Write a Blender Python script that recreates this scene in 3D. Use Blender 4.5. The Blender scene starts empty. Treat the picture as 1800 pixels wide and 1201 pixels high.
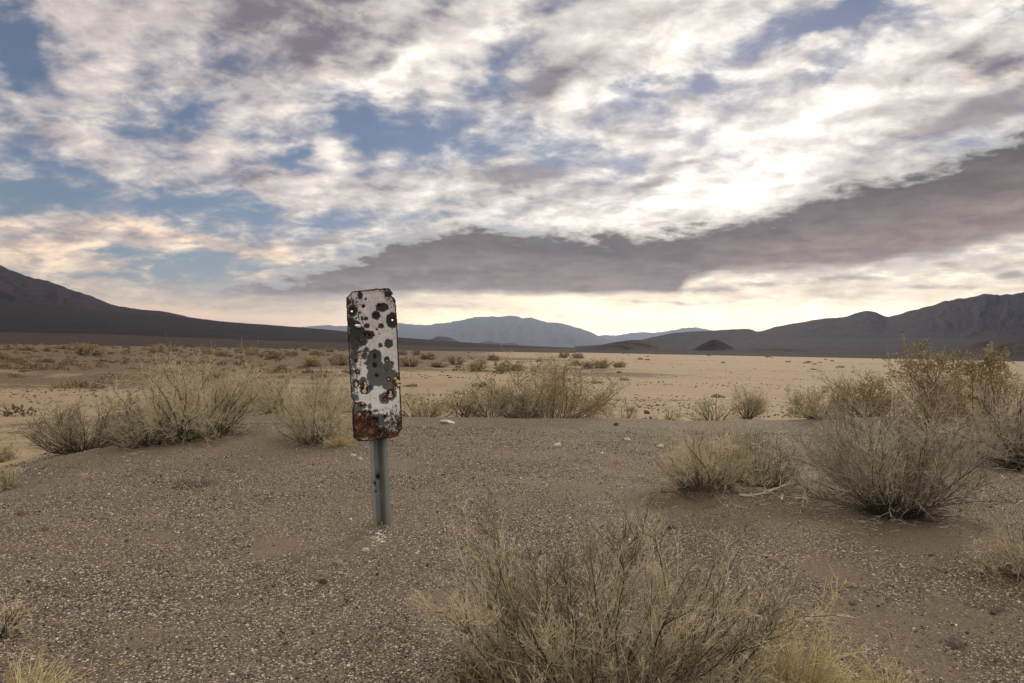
import bpy, math, random
import numpy as np
from mathutils import Vector, Matrix

scene = bpy.context.scene
R = math.radians
col = scene.collection

# ------------------------------------------------------------------ camera
FPX = 1400.0                       # focal length in pixels of the 1800 px wide photograph
EYE = 0.75
_pitch, _roll = R(0.51), R(1.03)
_f = Vector((0, math.cos(_pitch), math.sin(_pitch)))
_r0 = Vector((1, 0, 0)); _u0 = _r0.cross(_f)
_rt = _r0 * math.cos(_roll) + _u0 * math.sin(_roll)
_up = -_r0 * math.sin(_roll) + _u0 * math.cos(_roll)
cam_d = bpy.data.cameras.new('camera'); cam = bpy.data.objects.new('camera', cam_d); col.objects.link(cam)
cam_d.sensor_width = 36.0; cam_d.lens = 36.0 * FPX / 1800.0
cam_d.clip_start = 0.05; cam_d.clip_end = 90000.0
cam.matrix_world = Matrix(((_rt.x, _up.x, -_f.x, 0), (_rt.y, _up.y, -_f.y, 0), (_rt.z, _up.z, -_f.z, EYE), (0, 0, 0, 1)))
scene.camera = cam

def ray(px, py):
    return (_f + _rt * ((px - 900.0) / FPX) + _up * ((600.5 - py) / FPX)).normalized()

def azel(px, py):
    d = ray(px, py)
    return math.atan2(d.x, d.y), math.asin(d.z)

# ------------------------------------------------------------------ light
scene.view_settings.view_transform = 'Standard'
scene.view_settings.look = 'None'
scene.view_settings.exposure = 0.45
scene.view_settings.gamma = 1.0
scene.view_settings.use_curve_mapping = False
scene.cycles.use_denoising = True
scene.cycles.max_bounces = 5
scene.cycles.diffuse_bounces = 3
scene.cycles.volume_bounces = 0
scene.cycles.sample_clamp_indirect = 4.0

SUN_AZ, SUN_EL = azel(1310, 290)
sun_d = bpy.data.lights.new('sun', 'SUN'); sun = bpy.data.objects.new('sun', sun_d); col.objects.link(sun)
sun_d.energy = 1.5; sun_d.angle = R(14); sun_d.color = (1.0, 0.86, 0.68)
_sd = Vector((math.sin(SUN_AZ) * math.cos(SUN_EL), math.cos(SUN_AZ) * math.cos(SUN_EL), math.sin(SUN_EL)))
sun.rotation_euler = (-_sd).to_track_quat('-Z', 'Y').to_euler()

# ------------------------------------------------------------------ sky (world): Nishita air behind procedural cloud decks
world = bpy.data.worlds.new('World'); scene.world = world
world.use_nodes = True
world.cycles.sampling_method = 'MANUAL'; world.cycles.sample_map_resolution = 512
WT = world.node_tree; WT.nodes.clear()

class NT:
    """small helper that writes node expressions"""
    def __init__(self, tree): self.t = tree
    def new(self, kind): return self.t.nodes.new(kind)
    def put(self, sock, v):
        if hasattr(v, 'is_output'): self.t.links.new(v, sock)
        else: sock.default_value = v
    def m(self, op, a, b=0.0, c=None, clamp=False):
        n = self.new('ShaderNodeMath'); n.operation = op; n.use_clamp = clamp
        self.put(n.inputs[0], a); self.put(n.inputs[1], b)
        if c is not None: self.put(n.inputs[2], c)
        return n.outputs[0]
    def add(self, a, b): return self.m('ADD', a, b)
    def sub(self, a, b): return self.m('SUBTRACT', a, b)
    def mul(self, a, b): return self.m('MULTIPLY', a, b)
    def mad(self, a, b, c): return self.m('MULTIPLY_ADD', a, b, c)
    def v(self, op, a, b=(0, 0, 0), scale=None):
        n = self.new('ShaderNodeVectorMath'); n.operation = op
        self.put(n.inputs[0], a)
        if op == 'SCALE': self.put(n.inputs[3], scale)
        else: self.put(n.inputs[1], b)
        return n.outputs['Value'] if op in ('LENGTH', 'DOT_PRODUCT') else n.outputs['Vector']
    def xyz(self, x, y, z=0.0):
        n = self.new('ShaderNodeCombineXYZ')
        for s, q in zip(n.inputs, (x, y, z)): self.put(s, q)
        return n.outputs[0]
    def sep(self, v):
        n = self.new('ShaderNodeSeparateXYZ'); self.put(n.inputs[0], v); return n.outputs
    def noise(self, vec, scale, detail=4, rough=0.5, lac=2.0, dist=0.0, color=False, dims='3D', kind='FBM', norm=True):
        n = self.new('ShaderNodeTexNoise'); n.noise_dimensions = dims
        try: n.noise_type = kind; n.normalize = norm
        except Exception: pass
        if vec is not None: self.put(n.inputs['Vector'], vec)
        n.inputs['Scale'].default_value = scale; n.inputs['Detail'].default_value = detail
        n.inputs['Roughness'].default_value = rough; n.inputs['Lacunarity'].default_value = lac
        n.inputs['Distortion'].default_value = dist
        return n.outputs['Color' if color else 0]
    def step(self, x, lo, hi, a=0.0, b=1.0, kind='SMOOTHSTEP'):
        n = self.new('ShaderNodeMapRange'); n.interpolation_type = kind; n.clamp = True
        self.put(n.inputs['Value'], x)
        for k, q in zip(('From Min', 'From Max', 'To Min', 'To Max'), (lo, hi, a, b)): self.put(n.inputs[k], q)
        return n.outputs[0]
    def mix(self, f, a, b, blend='MIX', clamp=True):
        n = self.new('ShaderNodeMix'); n.data_type = 'RGBA'; n.blend_type = blend; n.clamp_factor = clamp
        self.put(n.inputs[0], f)
        for i, q in ((6, a), (7, b)):
            if not hasattr(q, 'is_output'): q = (*q, 1.0) if len(q) == 3 else q
            self.put(n.inputs[i], q)
        return n.outputs[2]
    def curve(self, x, pts):
        n = self.new('ShaderNodeFloatCurve'); c = n.mapping.curves[0]
        n.mapping.use_clip = False
        c.points[0].location = pts[0]; c.points[-1].location = pts[-1]
        for p in pts[1:-1]: c.points.new(*p)
        for p in c.points: p.handle_type = 'AUTO_CLAMPED'
        n.mapping.update(); self.put(n.inputs['Value'], x)
        return n.outputs[0]
    def ramp(self, x, stops, interp='LINEAR'):
        n = self.new('ShaderNodeValToRGB'); e = n.color_ramp.elements; n.color_ramp.interpolation = interp
        e[0].position, e[0].color = stops[0][0], (*stops[0][1], 1)
        e[1].position, e[1].color = stops[-1][0], (*stops[-1][1], 1)
        for p, c in stops[1:-1]:
            q = e.new(p); q.color = (*c, 1)
        self.put(n.inputs[0], x); return n.outputs[0]

def build_sky():
    g = NT(WT)
    tc = g.new('ShaderNodeTexCoord').outputs['Generated']
    x, y, z = g.sep(tc)
    az = g.m('ARCTAN2', x, y); el = g.m('ARCSINE', z)
    zz = g.m('MAXIMUM', z, 0.0)
    inv = g.m('DIVIDE', 1.0, g.add(zz, 0.26))
    plane = g.v('SCALE', g.xyz(x, y, 0.0), scale=inv)              # where the ray meets the cloud deck
    # cloud grain: broken altocumulus
    rot = g.new('ShaderNodeVectorRotate'); rot.rotation_type = 'Z_AXIS'
    g.put(rot.inputs['Vector'], plane); rot.inputs['Angle'].default_value = R(14)
    pl = g.v('MULTIPLY', rot.outputs[0], (1.0, 1.06, 1.0))
    n1 = g.noise(g.v('ADD', pl, (3.1, 1.7, 0)), 3.3, 9, 0.56, 2.1, 0.30)
    n1b = g.noise(g.v('ADD', pl, (3.1 + 0.035, 1.7 + 0.085, 0)), 3.3, 6, 0.53, 2.1, 0.30)
    n2 = g.noise(g.v('ADD', pl, (9.3, 4.2, 2.0)), 1.15, 4, 0.5)
    fine = g.noise(g.v('ADD', pl, (1.3, 7.2, 5.0)), 19.0, 6, 0.58, 2.2, 0.3)
    # warped direction coordinates for the big cloud shapes
    wv = g.noise(g.v('MULTIPLY', g.xyz(az, el, 0.0), (1.0, 2.0, 1.0)), 9.0, 7, 0.60, color=True)
    wv = g.v('SUBTRACT', wv, (0.5, 0.5, 0.5))
    ae = g.v('ADD', g.xyz(az, el, 0.0), g.v('MULTIPLY', wv, (0.16, 0.075, 0.0)))
    ae_s = g.v('ADD', g.xyz(az, el, 0.0), g.v('MULTIPLY', wv, (0.05, 0.022, 0.0)))

    def blobs(spec, src):
        acc = None
        for (px, py, rx, ry, ang, w) in spec:
            a, e = azel(px, py)
            mp = g.new('ShaderNodeMapping'); mp.vector_type = 'TEXTURE'
            g.put(mp.inputs['Vector'], src)
            mp.inputs['Location'].default_value = (a, e, 0)
            mp.inputs['Rotation'].default_value = (0, 0, R(ang))
            mp.inputs['Scale'].default_value = (rx / FPX * 1.7, ry / FPX * 1.7, 1)
            gr = g.new('ShaderNodeTexGradient'); gr.gradient_type = 'QUADRATIC_SPHERE'
            g.put(gr.inputs[0], mp.outputs[0])
            acc = g.mul(gr.outputs['Fac'], w) if acc is None else g.mad(gr.outputs['Fac'], w, acc)
        return acc
    COVER = [  # px, py, rx, ry, tilt, weight   (+ cloud, - blue gap)
        (40, 50, 90, 90, 0, -0.62), (40, 110, 70, 60, 0, -0.25), (190, 150, 60, 40, 0, 0.2),
        (140, 40, 60, 70, 50, 0.25), (80, 75, 50, 30, 20, 0.1),
        (260, 60, 170, 50, -20, 0.25), (300, 90, 120, 45, 10, -0.22), (330, 205, 190, 30, -4, -0.18),
        (560, 60, 260, 110, 8, 0.55), (720, 100, 190, 70, 25, 0.55),
        (620, 200, 110, 45, -10, -0.55), (720, 235, 80, 40, 20, -0.35), (520, 270, 55, 30, 35, -0.50),
        (855, 130, 70, 24, 15, -0.35), (830, 265, 90, 35, 10, -0.38), (590, 280, 60, 45, 0, 0.40),
        (60, 270, 150, 40, 0, -0.32), (110, 345, 230, 26, -5, -0.40), (330, 360, 140, 22, 5, -0.35),
        (570, 385, 140, 26, 4, -0.42), (300, 470, 300, 30, 0, -0.60), (150, 455, 60, 14, 0, -0.2),
        (430, 245, 150, 70, 10, 0.28), (300, 290, 200, 40, 5, 0.18), (120, 225, 160, 30, 0, 0.2), (650, 330, 160, 26, 5, 0.35),
        (180, 400, 320, 26, -6, 0.45), (60, 440, 160, 26, -4, 0.55), (200, 510, 120, 14, -4, 0.5),
        (1100, 155, 50, 45, -30, -0.62), (1240, 140, 50, 18, 8, -0.42), (1430, 50, 200, 40, 0, -0.78), (1480, 20, 70, 30, -10, -0.3),
        (1450, 125, 90, 28, 18, -0.60), (1770, 18, 90, 18, 5, -0.45), (1130, 295, 80, 35, 0, -0.30), (920, 215, 60, 25, 10, -0.2),
        (1200, 70, 260, 60, 6, 0.45), (1420, 90, 90, 18, 12, 0.45), (1350, 310, 330, 90, 14, 0.75), (1640, 140, 250, 80, 15, 0.50),
        (1010, 60, 140, 60, 0, 0.4), (900, 330, 220, 60, 0, 0.38), (1650, 20, 80, 20, -10, 0.35), (560, 520, 400, 50, 0, 0.15),
    ]
    BRIGHT = [  # + lit cloud, - shaded cloud
        (540, 60, 190, 90, 8, -0.46), (420, 60, 160, 65, 10, -0.36), (640, 90, 150, 55, 20, -0.12),
        (720, 110, 120, 40, 28, 1.05), (640, 150, 110, 20, 16, 0.65), (590, 280, 42, 36, 0, 0.60), (560, 325, 140, 20, 8, 0.3),
        (780, 30, 200, 45, 0, -0.15), (950, 160, 110, 35, 10, -0.50), (890, 310, 90, 28, -6, -0.42), (940, 300, 60, 24, 0, -0.3),
        (1180, 300, 110, 26, 14, -0.30), (1150, 320, 70, 18, 8, -0.25), (500, 335, 130, 22, 4, -0.18),
        (1330, 300, 290, 85, 16, 0.66), (1250, 340, 220, 45, 10, 0.36), (1150, 80, 260, 100, 0, 0.24), (1450, 80, 220, 60, 10, 0.15), (1640, 100, 160, 50, 10, 0.15),
        (1700, 200, 170, 40, 12, -0.48), (1760, 130, 120, 50, 10, -0.28), (1580, 235, 60, 14, 0, -0.2), (1480, 190, 200, 20, 10, 0.1),
        (930, 380, 300, 26, 0, 0.25), (60, 410, 220, 28, -4, -0.10), (250, 120, 150, 60, 0, 0.05), (480, 240, 120, 50, 0, 0.14), (750, 250, 90, 60, 20, 0.15),
        (70, 130, 120, 40, 0, -0.08), (300, 150, 100, 30, 10, -0.15), (100, 20, 120, 30, 0, -0.1),
    ]
    cb = blobs(COVER, ae); bb = blobs(BRIGHT, ae)
    # deck density
    dens = g.add(g.mad(g.sub(n1, 0.5), 1.25, g.mul(g.sub(n2, 0.5), 0.35)), g.mad(cb, 0.66, 0.10))
    mid = g.noise(g.v('ADD', pl, (5.3, 2.2, 1.0)), 8.0, 8, 0.56, 2.1, 0.30)
    midb = g.noise(g.v('ADD', pl, (5.3 + 0.018, 2.2 + 0.045, 1.0)), 8.0, 6, 0.52, 2.1, 0.30)
    dens = g.mad(g.sub(mid, 0.5), 0.74, g.mad(g.sub(fine, 0.5), 0.16, dens))
    dens = g.sub(dens, g.step(az, R(16), R(-6), 0.0, 0.085))
    away = g.m('MAXIMUM', g.step(el, R(30), R(58)), g.step(y, 0.75, -0.1))  # unseen cloud overhead and behind the view, thickened and brightened for fill light
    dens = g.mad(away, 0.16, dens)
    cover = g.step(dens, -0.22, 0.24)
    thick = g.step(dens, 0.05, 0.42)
    relief = g.mad(g.sub(mid, midb), 3.0, g.mul(g.sub(n1, n1b), 2.6))
    # direction towards the hidden sun
    cs = g.v('DOT_PRODUCT', tc, tuple(_sd))
    glow = g.m('POWER', g.m('MAXIMUM', cs, 0.0), 14.0)
    glow_w = g.m('POWER', g.m('MAXIMUM', cs, 0.0), 4.0)
    lum = g.add(g.mad(relief, 0.48, 0.56), g.mad(bb, 0.75, g.mul(glow, 0.10)))
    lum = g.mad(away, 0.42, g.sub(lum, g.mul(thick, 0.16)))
    lum = g.mad(g.sub(fine, 0.5), 0.09, lum)
    low = g.step(el, R(1.0), R(11.0))                                # 0 near the horizon
    side = g.step(az, R(-30), R(8))                                  # 0 left (peach), 1 right (white)
    c_dark = g.mix(low, (0.34, 0.26, 0.235), (0.155, 0.132, 0.158))
    c_mid = g.mix(low, g.mix(side, (0.60, 0.41, 0.27), (0.80, 0.66, 0.48)), g.mix(side, (0.50, 0.44, 0.42), (0.58, 0.53, 0.485)))
    c_lite = g.mix(low, g.mix(side, (1.12, 0.82, 0.52), (1.7, 1.45, 1.10)), g.mix(side, (0.88, 0.775, 0.655), (1.06, 0.985, 0.89)))
    cloud = g.mix(g.step(lum, 0.50, 1.12), g.mix(g.step(lum, 0.0, 0.64), c_dark, c_mid), c_lite)
    # the air itself
    sky = g.new('ShaderNodeTexSky'); sky.sky_type = 'NISHITA'; sky.sun_disc = False
    sky.sun_elevation = SUN_EL; sky.sun_rotation = SUN_AZ; sky.altitude = 600; sky.air_density = 1.0; sky.dust_density = 0.3; sky.ozone_density = 4.0
    bg_air = g.new('ShaderNodeBackground'); g.put(bg_air.inputs[0], g.mix(1.0, sky.outputs[0], (0.96, 0.76, 0.72), 'MULTIPLY')); bg_air.inputs[1].default_value = 0.060
    # pale veil low over the horizon
    veil = g.step(el, g.step(az, R(-16), R(6), R(4.2), R(8.0)), R(0.3))
    streak = g.noise(g.v('MULTIPLY', g.xyz(az, el, 0.0), (3.0, 34.0, 1.0)), 1.0, 6, 0.55)
    sg = g.step(cs, 0.80, 0.995)
    c_veil = g.mix(sg, (2.05, 1.22, 0.58), (3.9, 3.05, 1.95))
    c_veil = g.mix(g.step(streak, 0.40, 0.66, 0.0, 0.55), c_veil, g.mix(sg, (0.86, 0.58, 0.44), (1.7, 1.38, 1.08)))
    c_veil = g.v('SCALE', c_veil, scale=g.step(el, R(0.4), R(5.0), 1.0, 0.56))
    air_w = g.mul(veil, 0.92)
    # long dark stratus bank
    ax, ex = g.sep(ae_s)[0], g.sep(ae_s)[1]
    A0, A1 = -0.9, 1.1
    def edge(pts):
        q = [((azel(px, py)[0] - A0) / (A1 - A0), azel(px, py)[1]) for px, py in pts]
        return q
    top = [(0, 0.02)] + edge([(250, 510), (330, 502), (400, 492), (480, 480), (560, 466), (630, 440), (700, 404), (790, 388), (850, 378), (940, 394), (1040, 394),
          (1150, 390), (1250, 380), (1350, 358), (1430, 332), (1500, 312), (1600, 290), (1700, 258), (1800, 218)]) + [(0.86, 0.30), (1, 0.30)]
    bot = [(0, 0.10)] + edge([(250, 506), (330, 514), (400, 520), (480, 525), (600, 525), (800, 518), (1000, 520), (1180, 520), (1230, 492), (1300, 482), (1400, 478),
          (1500, 470), (1600, 452), (1700, 430), (1800, 408)]) + [(0.86, 0.20), (1, 0.24)]
    at = g.m('DIVIDE', g.sub(ax, A0), A1 - A0)
    et = g.curve(at, top); eb = g.curve(at, bot)
    puff = g.mad(g.sub(mid, 0.5), 0.060, g.mul(g.sub(fine, 0.5), 0.040))
    d_top = g.add(g.sub(et, ex), puff)
    d_bot = g.add(g.sub(ex, eb), g.mul(g.sub(streak, 0.5), 0.032))
    m_top = g.step(d_top, -0.014, 0.024)
    m_bot = g.step(d_bot, -0.008, 0.009)
    bank = g.mul(m_top, m_bot)
    span = g.m('DIVIDE', g.sub(ex, eb), g.m('MAXIMUM', g.sub(et, eb), 0.004))
    bk = g.mix(g.step(span, 0.05, 0.95), (0.225, 0.168, 0.150), (0.090, 0.077, 0.078))
    bk = g.mix(g.step(g.mad(streak, 0.35, g.mad(mid, 0.40, g.mul(fine, 0.25))), 0.36, 0.66), g.v('SCALE', bk, scale=0.74), g.v('SCALE', bk, scale=1.42))
    bk = g.mix(g.step(d_top, 0.026, -0.008), bk, (0.72, 0.64, 0.565))
    SECOND = [(430, 505, 170, 13, 0, 1.1), (600, 497, 120, 14, 2, 0.8), (690, 470, 90, 22, 6, 0.6), (890, 312, 70, 16, -4, 0.9), (955, 305, 46, 18, 0, 0.8), (1150, 322, 60, 12, 6, 0.7), (1210, 285, 60, 10, 14, 0.5),
              (1690, 205, 130, 22, 8, 0.75), (1770, 190, 60, 26, 20, 0.5), (950, 150, 60, 22, 10, 0.8), (1250, 510, 90, 9, 0, 0.6), (1480, 492, 130, 8, 2, 0.6),
              (560, 425, 80, 8, 4, 0.7), (1330, 500, 60, 6, 0, 0.5), (1620, 505, 90, 6, 0, 0.5), (1780, 482, 30, 8, 0, 0.8), (1180, 532, 160, 6, 0, 0.4)]
    sec = g.step(g.mad(g.sub(fine, 0.5), 0.7, blobs(SECOND, ae_s)), 0.05, 0.55, 0.0, 0.75)
    PEACH = [(195, 506, 120, 15, -5, 1.0), (300, 528, 90, 9, -4, 0.7), (70, 442, 150, 26, -4, 1.0), (120, 470, 60, 10, 0, 0.8), (330, 414, 170, 15, -5, 0.9), (520, 462, 70, 9, -3, 0.7),
             (520, 542, 150, 9, 0, 0.7), (420, 436, 90, 9, -4, 0.7), (640, 448, 60, 8, 4, 0.5), (760, 540, 160, 7, 0, 0.6), (20, 400, 90, 16, 0, 0.7)]
    pn = g.mad(g.sub(fine, 0.5), 0.9, g.mad(g.sub(mid, 0.5), 0.8, blobs(PEACH, ae_s)))
    pm = g.step(pn, 0.06, 0.60, 0.0, 0.70)
    c_peach = g.mix(g.step(g.mad(relief, 0.5, 0.5), 0.2, 0.9), (0.56, 0.405, 0.315), (1.12, 0.82, 0.54))
    # put together: air, veil, deck, dark tufts, bank
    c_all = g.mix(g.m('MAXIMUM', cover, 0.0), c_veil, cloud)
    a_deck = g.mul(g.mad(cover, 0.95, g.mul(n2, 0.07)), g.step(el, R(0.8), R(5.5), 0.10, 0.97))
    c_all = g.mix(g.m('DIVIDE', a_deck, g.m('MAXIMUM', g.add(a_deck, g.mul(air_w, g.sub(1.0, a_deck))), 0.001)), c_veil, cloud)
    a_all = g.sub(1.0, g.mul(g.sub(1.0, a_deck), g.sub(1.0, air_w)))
    c_all = g.mix(pm, c_all, c_peach); a_all = g.m('MAXIMUM', a_all, pm)
    c_all = g.mix(sec, c_all, (0.27, 0.22, 0.215)); a_all = g.m('MAXIMUM', a_all, sec)
    c_all = g.mix(bank, c_all, bk); a_all = g.m('MAXIMUM', a_all, bank)
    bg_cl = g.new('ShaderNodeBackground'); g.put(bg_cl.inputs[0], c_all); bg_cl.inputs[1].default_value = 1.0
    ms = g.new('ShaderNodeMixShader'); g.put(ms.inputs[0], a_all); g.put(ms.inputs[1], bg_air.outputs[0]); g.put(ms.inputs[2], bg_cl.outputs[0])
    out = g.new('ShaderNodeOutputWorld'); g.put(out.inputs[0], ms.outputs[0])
build_sky()

# ------------------------------------------------------------------ shared helpers
rng = np.random.default_rng(7)

def _hash(ix, iy, seed):
    h = (ix.astype(np.int64) * 374761393 + iy.astype(np.int64) * 668265263 + seed * 974634777) & 0xFFFFFFFF
    h = ((h ^ (h >> 13)) * 1274126177) & 0xFFFFFFFF
    h = (h ^ (h >> 16)) & 0xFFFFFFFF
    return h.astype(np.float64) / 4294967295.0

def vnoise(x, y, seed=0):
    x = np.asarray(x, float); y = np.asarray(y, float)
    ix = np.floor(x); iy = np.floor(y); fx = x - ix; fy = y - iy
    ux = fx * fx * fx * (fx * (fx * 6 - 15) + 10); uy = fy * fy * fy * (fy * (fy * 6 - 15) + 10)
    a = _hash(ix, iy, seed); b = _hash(ix + 1, iy, seed); c = _hash(ix, iy + 1, seed); d = _hash(ix + 1, iy + 1, seed)
    return (a + (b - a) * ux) * (1 - uy) + (c + (d - c) * ux) * uy

def fbm(x, y, octs=5, seed=0, gain=0.5):
    s = 0; a = 1.0; t = 0; x = np.asarray(x, float); y = np.asarray(y, float)
    for o in range(octs):
        s = s + a * (vnoise(x * 2.03 ** o + 17.3 * o, y * 2.03 ** o - 9.1 * o, seed + o) * 2 - 1); t += a; a *= gain
    return s / t

def ridged(x, y, octs=5, seed=0, gain=0.55):
    s = 0; a = 1.0; t = 0; x = np.asarray(x, float); y = np.asarray(y, float)
    for o in range(octs):
        s = s + a * (1 - np.abs(vnoise(x * 2.05 ** o + 7.7 * o, y * 2.05 ** o + 3.1 * o, seed + o) * 2 - 1)); t += a; a *= gain
    return s / t

def sstep(a, b, x):
    t = np.clip((x - a) / (b - a), 0, 1); return t * t * (3 - 2 * t)

def mesh_from(name, verts, faces, smooth=True):
    """faces: (n,3) or (n,4) int array"""
    me = bpy.data.meshes.new(name)
    verts = np.asarray(verts, np.float32); faces = np.asarray(faces, np.int32)
    me.vertices.add(len(verts)); me.vertices.foreach_set('co', verts.ravel())
    k = faces.shape[1]
    me.loops.add(faces.size); me.loops.foreach_set('vertex_index', faces.ravel())
    me.polygons.add(len(faces))
    me.polygons.foreach_set('loop_start', np.arange(0, faces.size, k, dtype=np.int32))
    me.polygons.foreach_set('loop_total', np.full(len(faces), k, np.int32))
    me.update(calc_edges=True)
    if smooth: me.polygons.foreach_set('use_smooth', np.ones(len(faces), bool))
    return me

def attr(me, name, vals, domain='POINT'):
    a = me.attributes.new(name, 'FLOAT', domain); a.data.foreach_set('value', np.asarray(vals, np.float32).ravel())

def link(name, me, mat=None, parent=None, loc=None):
    o = bpy.data.objects.new(name, me); col.objects.link(o)
    if mat is not None: me.materials.append(mat)
    if parent is not None: o.parent = parent
    if loc is not None: o.location = loc
    return o

def tag(o, label=None, cat=None, group=None, kind=None):
    if label: o['label'] = label
    if cat: o['category'] = cat
    if group: o['group'] = group
    if kind: o['kind'] = kind
    return o

def empty(name, loc=(0, 0, 0), rz=0.0):
    o = bpy.data.objects.new(name, None); col.objects.link(o)
    o.location = loc; o.rotation_euler = (0, 0, rz); o.empty_display_size = 0.1
    return o

def material(name, rough=0.9, spec=0.15):
    m = bpy.data.materials.new(name); m.use_nodes = True
    b = m.node_tree.nodes['Principled BSDF']
    b.inputs['Roughness'].default_value = rough; b.inputs['Specular IOR Level'].default_value = spec
    return m, NT(m.node_tree), b

def att(g, name, kind='GEOMETRY'):
    n = g.new('ShaderNodeAttribute'); n.attribute_name = name; n.attribute_type = kind
    return n.outputs['Fac']

def bump(g, b, h, dist, strength=1.0):
    n = g.new('ShaderNodeBump'); g.put(n.inputs['Height'], h)
    n.inputs['Distance'].default_value = dist; n.inputs['Strength'].default_value = strength
    g.t.links.new(n.outputs[0], b.inputs['Normal'])

# ------------------------------------------------------------------ terrain shape
FLOOR = -0.60
HOLES = []; SANDY = []
HUMPS = []          # (x, y, radius, height) little mounds of blown sand and hollows

def mound_s(x, y):
    xl = -2.95 - 0.055 * (y - 5.5) + 0.22 * fbm(y * 0.35, y * 0 + 3.3, 3, 5)
    yb = 9.55 + 0.16 * np.maximum(x, 0) + 0.6 * fbm(x * 0.4, x * 0 + 1.7, 4, 6)
    return np.minimum(x - xl, yb - y)

def gz(x, y):
    x = np.asarray(x, float); y = np.asarray(y, float)
    r = np.hypot(x, y)
    s = mound_s(x, y)
    m = sstep(-3.4, 1.1, s)
    z = FLOOR * (1 - m)
    near = np.exp(-(r / 14.0) ** 2)
    z = z + near * (0.035 * fbm(x * 0.9, y * 0.9, 3, 11) + 0.012 * fbm(x * 4.0, y * 4.0, 3, 12))
    plain = (1 - m) * np.exp(-(r / 170.0) ** 2)
    z = z + plain * (0.10 * fbm(x * 0.10, y * 0.16, 4, 21) + 0.05 * fbm(x * 0.7, y * 0.9, 3, 22))
    # low eroded banks on the plain, lying across the view on the left
    lb = sstep(6, -6, x + 0.02 * y) * (1 - m)
    bank = sstep(0.0, 0.9, y - 26 - 2.5 * fbm(x * 0.12, y * 0 + .4, 3, 31)) * sstep(60, 40, y) * 0.16
    bank = bank + sstep(0.0, 0.7, y - 17.5 - 1.4 * fbm(x * 0.2, y * 0 + 7.4, 3, 33)) * sstep(40, 24, y) * 0.10
    z = z + lb * bank
    z = z - 0.10 * (1 - m) * sstep(40, 46, y + 0.3 * x + 3 * fbm(x * .05, y * 0 + 2.2, 3, 35)) * sstep(95, 60, y)
    for hx, hy, hr, hh in HUMPS:
        z = z + hh * np.exp(-((x - hx) ** 2 + (y - hy) ** 2) / (hr * hr))
    for hx, hy, rx, ry, hd in HOLES:
        z = z - hd * sstep(1.12, 0.78, np.hypot((x - hx) / rx, (y - hy) / ry))
    return z

def ground_hit(px, py):
    """where the photograph's pixel meets the ground"""
    d = ray(px, py); t0 = 0.3; t = t0
    ts = np.geomspace(0.4, 4000, 6000)
    zz = EYE + d.z * ts - gz(d.x * ts, d.y * ts)
    i = int(np.argmax(zz < 0)) if (zz < 0).any() else len(ts) - 1
    a, b = ts[max(i - 1, 0)], ts[i]
    for _ in range(20):
        c = (a + b) / 2
        if EYE + d.z * c - float(gz(d.x * c, d.y * c)) < 0: b = c
        else: a = c
    return Vector((d.x * b, d.y * b, float(gz(d.x * b, d.y * b))))

def hump(px, py, r, h):
    p = ground_hit(px, py); HUMPS.append((p.x, p.y, r, h))

# hollows and sandy mounds seen in the photograph
hump(300, 856, 0.07, 0.022)
for _px, _py, _rx, _ry, _hd in ((334, 850, 0.085, 0.13, 0.13), (371, 849, 0.032, 0.07, 0.07), (195, 836, 0.10, 0.05, 0.05), (228, 829, 0.09, 0.04, 0.05), (1228, 882, 0.09, 0.06, 0.035), (1732, 1066, 0.05, 0.05, 0.04)):
    _p = ground_hit(_px, _py); HOLES.append((_p.x, _p.y, _rx, _ry, _hd))
for _px, _py, _r in ((1200, 885, 0.36), (1330, 898, 0.42), (1570, 925, 0.42), (1660, 965, 0.36), (1560, 1100, 0.24), (1720, 1090, 0.20), (265, 938, 0.13), (345, 785, 0.7), (150, 805, 0.5), (235, 1125, 0.09), (765, 1060, 0.12), (1470, 1010, 0.16), (700, 815, 0.22), (540, 785, 0.5), (1650, 840, 0.5), (900, 880, 0.14), (1010, 860, 0.2), (480, 960, 0.12), (1640, 1180, 0.14)):
    _p = ground_hit(_px, _py); SANDY.append((_p.x, _p.y, _r))
hump(1190, 872, 0.28, 0.045); hump(1330, 880, 0.30, 0.04); hump(1570, 905, 0.42, 0.07); hump(1225, 880, 0.07, -0.06); hump(1165, 880, 0.09, -0.04); hump(1285, 900, 0.06, 0.03); hump(1310, 905, 0.04, 0.025); hump(1260, 860, 0.06, 0.03); hump(235, 935, 0.12, -0.02)
hump(671, 925, 0.07, 0.012); hump(345, 765, 0.7, 0.07); hump(140, 790, 0.5, 0.06); hump(550, 770, 0.45, 0.04); hump(1060, 1195, 0.40, 0.05)
hump(1730, 1065, 0.05, -0.03); hump(190, 836, 0.07, -0.04); hump(215, 832, 0.07, -0.04); hump(238, 827, 0.05, -0.03); hump(1300, 735, 0.4, 0.05); hump(1790, 1010, 0.3, 0.05)

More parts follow.
